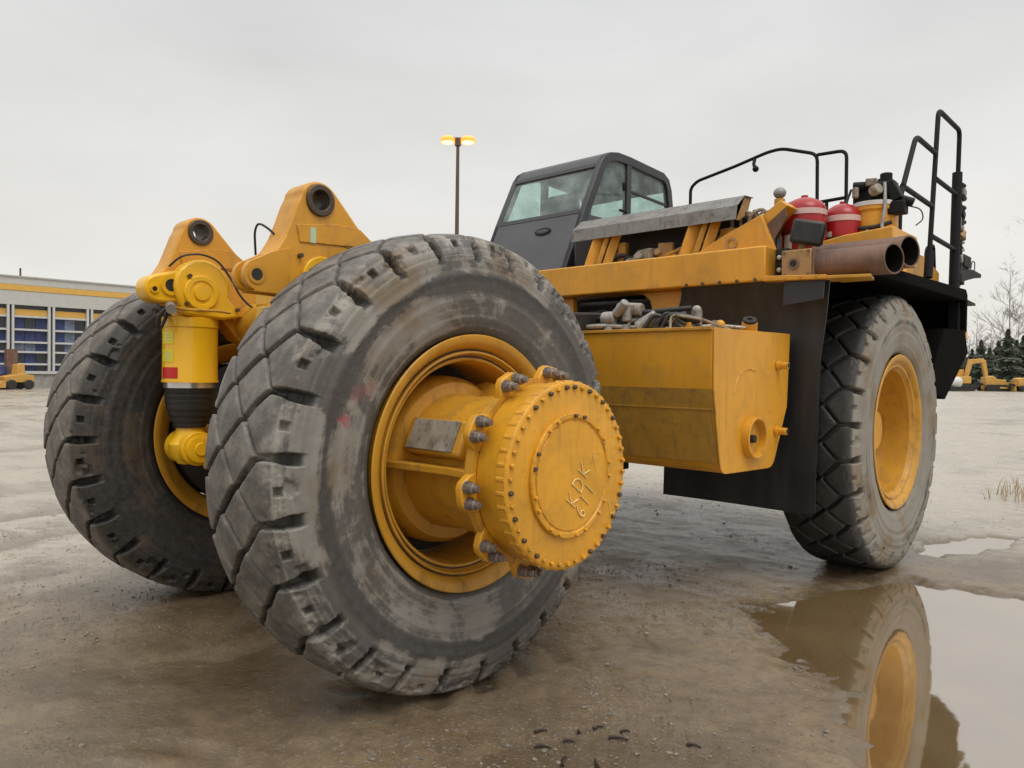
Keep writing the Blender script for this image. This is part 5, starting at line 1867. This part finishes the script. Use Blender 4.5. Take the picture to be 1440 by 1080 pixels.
def compact(x, y, rz):
    t = thing('compact_loader', 'small yellow compact loader parked before the glazed workshop at far left', 'loader', (x, y, 0))
    b = MB()
    b.prism([(-1.1, .55), (1.0, .55), (1.1, 1.0), (.3, 1.15), (-.2, 1.25), (-1.1, 1.1)], 'y', -.55, .55)
    b.build('body', M_far_yellow, None, bevel=.05).parent = t
    b = MB(); b.prism([(-.5, 1.2), (.15, 1.15), (.05, 2.0), (-.45, 2.0)], 'y', -.4, .4); o = b.build('cab', M_far_yellow, None, bevel=.05); o.parent = t
    for s in (-1, 1):
        for x_ in (-.65, .65):
            w = MB(); w.cyl((x_, .45 * s, .38), (x_, .72 * s, .38), .38, 18); o = w.build('wheel', M_hose, None, bevel=.04); o.parent = t
    b = MB(); b.prism([(1.1, .15), (1.75, .12), (1.8, .2), (1.35, .7), (1.1, .7)], 'y', -.75, .75); o = b.build('bucket', M_far_yellow, None, bevel=.02); o.parent = t
    t.rotation_euler = (0, 0, rz)
    return t
compact(-63.8, 13.0, R_(-75))
# blue drums and a brown cabinet beside it
for i, (y, lab) in enumerate(((11.35, 'blue upright drum nearest the picture edge before the workshop'), (12.15, 'blue upright drum next to the brown cabinet before the workshop'))):
    mb = MB()
    mb.lathe([(0, 0), (0, .42), (.03, .45), (.5, .45), (.53, .47), (.56, .45), (1.2, .45), (1.23, .47), (1.26, .45), (1.75, .45), (1.78, .42), (1.78, 0)], (-64.6, y, 0), (0, 0, 1), 24)
    o = mb.build('drum', M_blue, None, loc=(-64.6, y, 0))
    tag(o, lab, 'drum', 'blue drums by the workshop')
mb = MB(); mb.bb(-66.2, -65.4, 12.75, 13.5, .0, 3.2)
cbn = mb.build('cabinet', M_brick, None, bevel=.03, loc=(-65.8, 13.1, 0))
tag(cbn, 'tall brown cabinet standing between drums and compact loader before the workshop', 'cabinet')

# ------------------------------------------------------------------ lamp post
def lamp_post(x, y, H):
    t = thing('street_lamp', 'tall brown lamp post with two lit amber heads behind the truck', 'street lamp', (x, y, 0))
    MB().tube([(x, y, 0), (x, y, H - .35)], .115, 14, None, 0, .065).build('pole', M_pole, t)
    MB().cyl((x, y, 0), (x, y, .35), .24, 16).build('base', M_conc, t)
    MB().cyl((x, y, H - .5), (x, y, H - .2), .13, 14).build('pole_collar', M_pole, t)
    d = Vector((rt.x, rt.y, 0)).normalized()
    for s in (-1, 1):
        c = Vector((x, y, H - .30)) + d * (0.40 * s)
        a = MB()
        a.tube([Vector((x, y, H - .42)), Vector((x, y, H - .16)) + d * (.15 * s), c + Vector((0, 0, .14))], .035, 8, None, .08)
        a.build('arm', M_pole, t)
        hd = MB()
        hd.lathe([(-.07, .27), (-.07, .29), (.0, .30), (.05, .30), (.13, .24), (.18, .12), (.19, 0)], c, (0, 0, 1), 24)
        ho = hd.build('lamp_head', M_lamphead, t, loc=c)
        ln = MB()
        ln.lathe([(-.065, .255), (-.09, .19), (-.12, .11), (-.13, 0)], c, (0, 0, 1), 24)
        ln.build('lens', M_lamp, ho, loc=c)
    return t
lamp_post(-17.3, 17.2, 11.35)

# ------------------------------------------------------------------ trees at the right
def conifer_mesh(seed, H=10.0, R0=2.9):
    r = random.Random(seed)
    vs, fs = [], []
    n = 2600
    for i in range(n):
        h = (1 - (1 - r.random()) ** 1.0)
        h = 0.06 + .94 * h ** 1.15
        rad = R0 * (1 - h) ** .85 * r.uniform(.35, 1.08) * (0.8 + .3 * math.sin(h * 40 + r.random()))
        a = r.random() * 2 * math.pi
        c = Vector((rad * math.cos(a), rad * math.sin(a), h * H - rad * .18))
        L = r.uniform(.4, .9) * (1.15 - h * .6)
        d = Vector((math.cos(a + r.uniform(-.5, .5)), math.sin(a + r.uniform(-.5, .5)), r.uniform(-.45, .15))).normalized()
        s = d.cross(Vector((0, 0, 1))).normalized() * L * .34
        w = Vector((0, 0, L * .22))
        k = len(vs)
        vs += [c - d * L * .5, c + s, c + d * L * .6, c - s, c + w, c - w * .6]
        fs += [(k, k + 1, k + 2), (k, k + 2, k + 3), (k, k + 4, k + 2), (k, k + 2, k + 5)]
    me = bpy.data.meshes.new('crown')
    me.from_pydata(vs, [], fs)
    me.materials.append(M_conifer)
    return me
def trunk_mesh(H):
    mb = MB()
    mb.tube([(0, 0, 0), (0, 0, H * .95)], .17, 7, None, 0, .02)
    me = bpy.data.meshes.new('trunk')
    me.from_pydata([tuple(p) for p in mb.v], [], mb.f)
    me.materials.append(M_bark)
    return me
CM = [conifer_mesh(s) for s in (5, 6, 7)]
TM = trunk_mesh(10)
fir = [(-33.9, 169.2, 1.15, 'tall dark fir rising just past the front mud flap'), (-35.9, 185.2, .95, 'fir just right of the tallest fir beside the mud flap'), (-32.6, 178.7, .80, 'low fir behind the excavator boom'),
       (-29.4, 170.7, .95, 'fir behind the parked excavator, left of the bare tree'), (-31.2, 188.2, .86, 'smaller fir standing behind the yellow dozer'), (-27.3, 175.4, .95, 'fir left of the broad fir below the bare tree'),
       (-24.7, 169.6, 1.15, 'broad dark fir in front of the tall bare tree'), (-25.8, 185.0, 1.0, 'fir between the broad fir and the picture edge'), (-23.2, 176.5, 1.05, 'dark fir at the right picture edge'),
       (-20.7, 178.8, 1.2, 'fir just past the right picture edge'), (-18.6, 187.7, 1.1, 'fir farther past the right picture edge')]
for i, (fx_, fy_, sc, lab) in enumerate(fir):
    p = Vector((fx_, fy_, 0))
    t = thing('fir_tree', lab, 'tree', p, 'fir trees along the far edge of the yard')
    for nm, me in (('crown', CM[i % 3]), ('trunk', TM)):
        o = bpy.data.objects.new(nm, me)
        COL.objects.link(o)
        o.parent = t
    t.scale = (sc * 1.15, sc * 1.15, sc)
    t.rotation_euler = (0, 0, i * 1.3)

def bare_tree(x, y, H, seed, lab):
    r = random.Random(seed)
    p = Vector((x, y, 0))
    t = thing('bare_tree', lab, 'tree', p, 'leafless trees beyond the yard')
    tr, br_ = MB(), MB()
    tr.tube([(0, 0, 0), (.15, .05, H * .35), (-.05, .1, H * .7), (.05, 0, H)], .24, 7, None, 0, .02)
    def grow(p0, d, L, rad, lvl):
        mid = p0 + d * L * .5 + Vector((r.uniform(-1, 1), r.uniform(-1, 1), r.uniform(-.3, .6))) * L * .08
        end = p0 + d * L + Vector((0, 0, L * .12))
        br_.tube([p0, mid, end], rad, 4, None, 0, rad * .45)
        if lvl:
            for k in range(4 if lvl > 1 else 5):
                t_ = r.uniform(.3, 1)
                q = p0 + (end - p0) * t_
                dd = (d + Vector((r.uniform(-1, 1), r.uniform(-1, 1), r.uniform(-.2, .9))) * .75).normalized()
                grow(q, dd, L * r.uniform(.42, .62), rad * .66, lvl - 1)
    for k in range(40):
        h = .28 + .70 * k / 25
        a = r.random() * 6.28
        d = Vector((math.cos(a), math.sin(a), r.uniform(.25, .8))).normalized()
        grow(Vector((0, 0, H * h)), d, H * .30 * (1.12 - h), .085 * (1.2 - h), 2)
    o = tr.build('trunk', M_twig, None, merge=False); o.parent = t
    o = br_.build('branches', M_twig, None, smooth=0, merge=False); o.parent = t
    return t
bare_tree(-30.4, 204.0, 29, 3, 'tall leafless tree behind the firs at the right edge')
bare_tree(-25.0, 199.6, 26, 9, 'leafless tree cut off by the right picture edge')
for k_, (bx_, by_, h_, lab_) in enumerate(((-41.1, 207.8, 13, 'low leafless tree directly above the tank trailer'), (-41.9, 220.7, 12, 'low leafless tree over the excavator boom'), (-36.8, 218.7, 14, 'leafless tree showing between two firs above the dozer'),
                                          (-36.7, 229.7, 15, 'leafless tree just left of the tallest leafless tree'), (-32.1, 225.8, 16, 'leafless tree just right of the tallest leafless tree'))):
    bare_tree(bx_, by_, h_, 40 + k_, lab_)
bare_tree(-39.4, 216.2, 17, 21, 'short thin leafless tree between fir and truck mirror')

# ------------------------------------------------------------------ far machines
def excavator(x, y, rz):
    p = Vector((x, y, 0))
    t = thing('excavator', 'yellow excavator with raised arched boom parked before the firs', 'excavator', p)
    def add(mb, nm, m_, bev=.05, par=None):
        o = mb.build(nm, m_, None, bevel=bev)
        o.parent = par or t
        return o
    for s in (-1, 1):
        mb = MB(); mb.prism(rounded([(-1.9, 0), (1.9, 0), (2.2, .45), (1.9, .9), (-1.9, .9), (-2.2, .45)], .2, (0, 1, 2, 3, 4, 5)), 'y', s * 1.1 - .3, s * 1.1 + .3); add(mb, 'track', M_engine)
    mb = MB(); mb.bb(-2.4, 1.3, -1.3, 1.3, 1.05, 2.1); add(mb, 'body', M_far_yellow, .12)
    mb = MB(); mb.prism([(.2, 2.1), (1.5, 2.1), (1.4, 3.1), (.3, 3.1)], 'y', .3, 1.25); c = add(mb, 'cab', M_far_yellow, .08)
    mb = MB(); mb.prism([(.35, 2.35), (1.38, 2.35), (1.3, 3.0), (.4, 3.0)], 'y', 1.252, 1.27); add(mb, 'window', M_darkglass, 0, c)
    mb = MB(); mb.prism([(1.1, 1.7), (1.6, 1.5), (2.4, 3.9), (4.6, 4.2), (4.5, 4.75), (2.0, 4.6)], 'y', -.25, .25); add(mb, 'boom', M_far_yellow, .06)
    mb = MB(); mb.prism([(4.2, 4.7), (4.9, 4.5), (5.6, 1.2), (5.1, 1.1), (4.2, 4.2)], 'y', -.2, .2); add(mb, 'stick', M_far_yellow, .05)
    mb = MB(); mb.prism([(5.0, 1.2), (5.7, 1.2), (5.8, .2), (4.9, .0), (4.6, .5)], 'y', -.5, .5); add(mb, 'bucket', M_far_yellow, .05)
    t.rotation_euler = (0, 0, rz)
    t.scale = (.92, .92, .98)
    return t
excavator(-21.7, 117.5, yaw * -1 + R_(12))
def dozer(x, y, rz, lab, sc=1.0):
    p = Vector((x, y, 0))
    t = thing('dozer', lab, 'dozer', p, 'dozers parked before the firs')
    def add(mb, nm, m_, bev=.05):
        o = mb.build(nm, m_, None, bevel=bev); o.parent = t
    for s in (-1, 1):
        mb = MB(); mb.prism(rounded([(-1.5, 0), (1.5, 0), (1.7, .5), (1.3, .95), (-1.3, .95), (-1.7, .5)], .15, (0, 1, 2, 3, 4, 5)), 'y', s * .95 - .25, s * .95 + .25); add(mb, 'track', M_engine)
    mb = MB(); mb.prism([(-1.4, .8), (1.6, .8), (1.6, 1.6), (.2, 1.75), (-.2, 2.2), (-1.4, 2.0)], 'y', -.6, .6); add(mb, 'body', M_far_yellow, .08)
    mb = MB(); mb.prism([(2.0, .05), (2.5, .0), (2.35, .6), (2.4, 1.25), (2.25, 1.3), (2.1, .6)], 'y', -1.6, 1.6); add(mb, 'blade', M_far_yellow, .03)
    for s in (-1, 1):
        mb = MB(); mb.bb(.2, 2.1, s * 1.3 - .08, s * 1.3 + .08, .4, .6); add(mb, 'push_arm', M_far_yellow, .02)
    mb = MB(); mb.prism([(-1.5, 1.1), (-2.6, 1.3), (-2.7, .3), (-2.3, .3), (-2.3, 1.0), (-1.5, .8)], 'y', -.2, .2); add(mb, 'ripper', M_engine, .03)
    t.rotation_euler = (0, 0, rz)
    t.scale = (sc, sc, sc)
dozer(-18.3, 122.1, .75, 'low yellow dozer parked right of the excavator')
dozer(-15.1, 123.8, 1.1, 'yellow dozer cut off by the right picture edge', .9)
def tank_trailer(x, y):
    p = Vector((x, y, 0))
    t = thing('tank_trailer', 'small white tank trailer parked left of the excavator', 'trailer', p)
    mb = MB(); mb.lathe([(-1.2, 0), (-1.15, .5), (-.9, .72), (.9, .72), (1.15, .5), (1.2, 0)], (0, 0, 1.25), (1, 0, 0), 24); o = mb.build('tank', M_white, None); o.parent = t
    for s in (-1, 1):
        mb = MB(); mb.cyl((0, .5 * s, .35), (0, .75 * s, .35), .35, 18); o = mb.build('wheel', M_hose, None, bevel=.04); o.parent = t
    mb = MB(); mb.bb(-1.2, 1.9, -.3, .3, .42, .55); o = mb.build('chassis', M_engine, None); o.parent = t
    t.rotation_euler = (0, 0, .35)
tank_trailer(-21.5, 113.6)

# ------------------------------------------------------------------ loose stones and debris
def stones():
    r = random.Random(77)
    verts, faces = [], []
    octa = [(1, 0, 0), (.4, .9, 0), (-.6, .75, .1), (-1, -.1, 0), (-.3, -.9, 0), (.6, -.8, .1), (.2, .1, 1), (-.2, -.1, -.9)]
    octf = [(i, (i + 1) % 6, 6) for i in range(6)] + [((i + 1) % 6, i, 7) for i in range(6)]
    pts = []
    while len(pts) < 42000:
        d = r.random() ** 1.3 * 12 + .9
        a = yaw + r.uniform(-.72, .72)
        x, y = CAM.x + d * math.sin(a), CAM.y + d * math.cos(a)
        pts.append((x, y))
    P = np.array(pts)
    dens = fbm(P[:, 0] * .8 + 40, P[:, 1] * .8 + 12, 301, 3)
    Z = ground_z(P[:, 0], P[:, 1])
    for (x, y), dn_, z in zip(pts, dens, Z):
        if dn_ < .40 + .16 * r.random() or z < -.045:
            continue
        s = r.uniform(.0025, .0065) if r.random() < .95 else r.uniform(.007, .016)
        sx, sy, sz = s * r.uniform(.7, 1.3), s * r.uniform(.7, 1.3), s * r.uniform(.4, .8)
        k = len(verts)
        ca, sa = math.cos(r.random() * 6.3), math.sin(r.random() * 6.3)
        for (a, b, c) in octa:
            j = r.uniform(.8, 1.2)
            verts.append((x + (a * ca - b * sa) * sx * j, y + (a * sa + b * ca) * sy * j, z + c * sz * j + sz * .3))
        faces += [(k + i, k + j, k + l) for i, j, l in octf]
    me = bpy.data.meshes.new('gravel')
    me.from_pydata(verts, [], faces)
    me.materials.append(M_stone)
    o = bpy.data.objects.new('gravel', me)
    COL.objects.link(o)
    o['kind'] = 'stuff'
stones()

def debris():
    spots = [(2.36, -.12, 60, .07), (2.53, -.10, 40, .06), (2.63, -.26, 120, .09), (2.76, -.17, 140, .10), (2.55, .12, 70, .06), (2.69, .10, 30, .10), (2.67, .19, 50, .05), (2.48, -.24, 35, .08), (3.00, .31, 20, .07), (2.50, .02, 130, .04)]
    labs = ['dark bark chip at the upper left of the foreground cluster', 'small dark bark chip in the middle of the foreground cluster', 'dark bark chip at the bottom of the cluster, left of the lowest one', 'dark bark chip lowest in the foreground cluster, nearest the bottom edge', 'dark bark chip topmost in the foreground cluster', 'long dark bark chip at the right of the foreground cluster', 'short dark bark chip just above the long one at the right', 'dark bark chip at the left of the cluster, below the upper left one', 'dark bark chip lying alone to the right of the cluster', 'tiny dark bark chip just left of the topmost one']
    for i, (x, y, a, L) in enumerate(spots):
        z = gz(x, y)
        mb = MB()
        d = Vector((math.cos(R_(a)), math.sin(R_(a)), 0))
        s = Vector((-d.y, d.x, 0))
        mb.tube([Vector((x, y, z + .008)) - d * L * .5, Vector((x, y, z + .014)) + s * L * .08, Vector((x, y, z + .007)) + d * L * .5], .010, 6, None, .02, .005)
        o = mb.build('bark_chip', M_debris, None, loc=(x, y, z))
        tag(o, labs[i], 'debris', 'dark bark chips scattered on the foreground gravel')
debris()

def grass_tuft(x, y):
    mb = MB()
    r = random.Random(5)
    for k in range(60):
        a = r.random() * 6.28
        b_ = Vector((x + r.uniform(-.3, .3), y + r.uniform(-.9, .9), gz(x, y)))
        h = r.uniform(.1, .32)
        d = Vector((math.cos(a), math.sin(a), 0)) * h * r.uniform(.1, .5)
        mb.tube([b_, b_ + d * .4 + Vector((0, 0, h * .6)), b_ + d + Vector((0, 0, h))], .007, 3, None, 0, .002)
    o = mb.build('dry_grass', M_straw, None, smooth=0, merge=False)
    o['kind'] = 'stuff'
grass_tuft(2.65, 11.0)
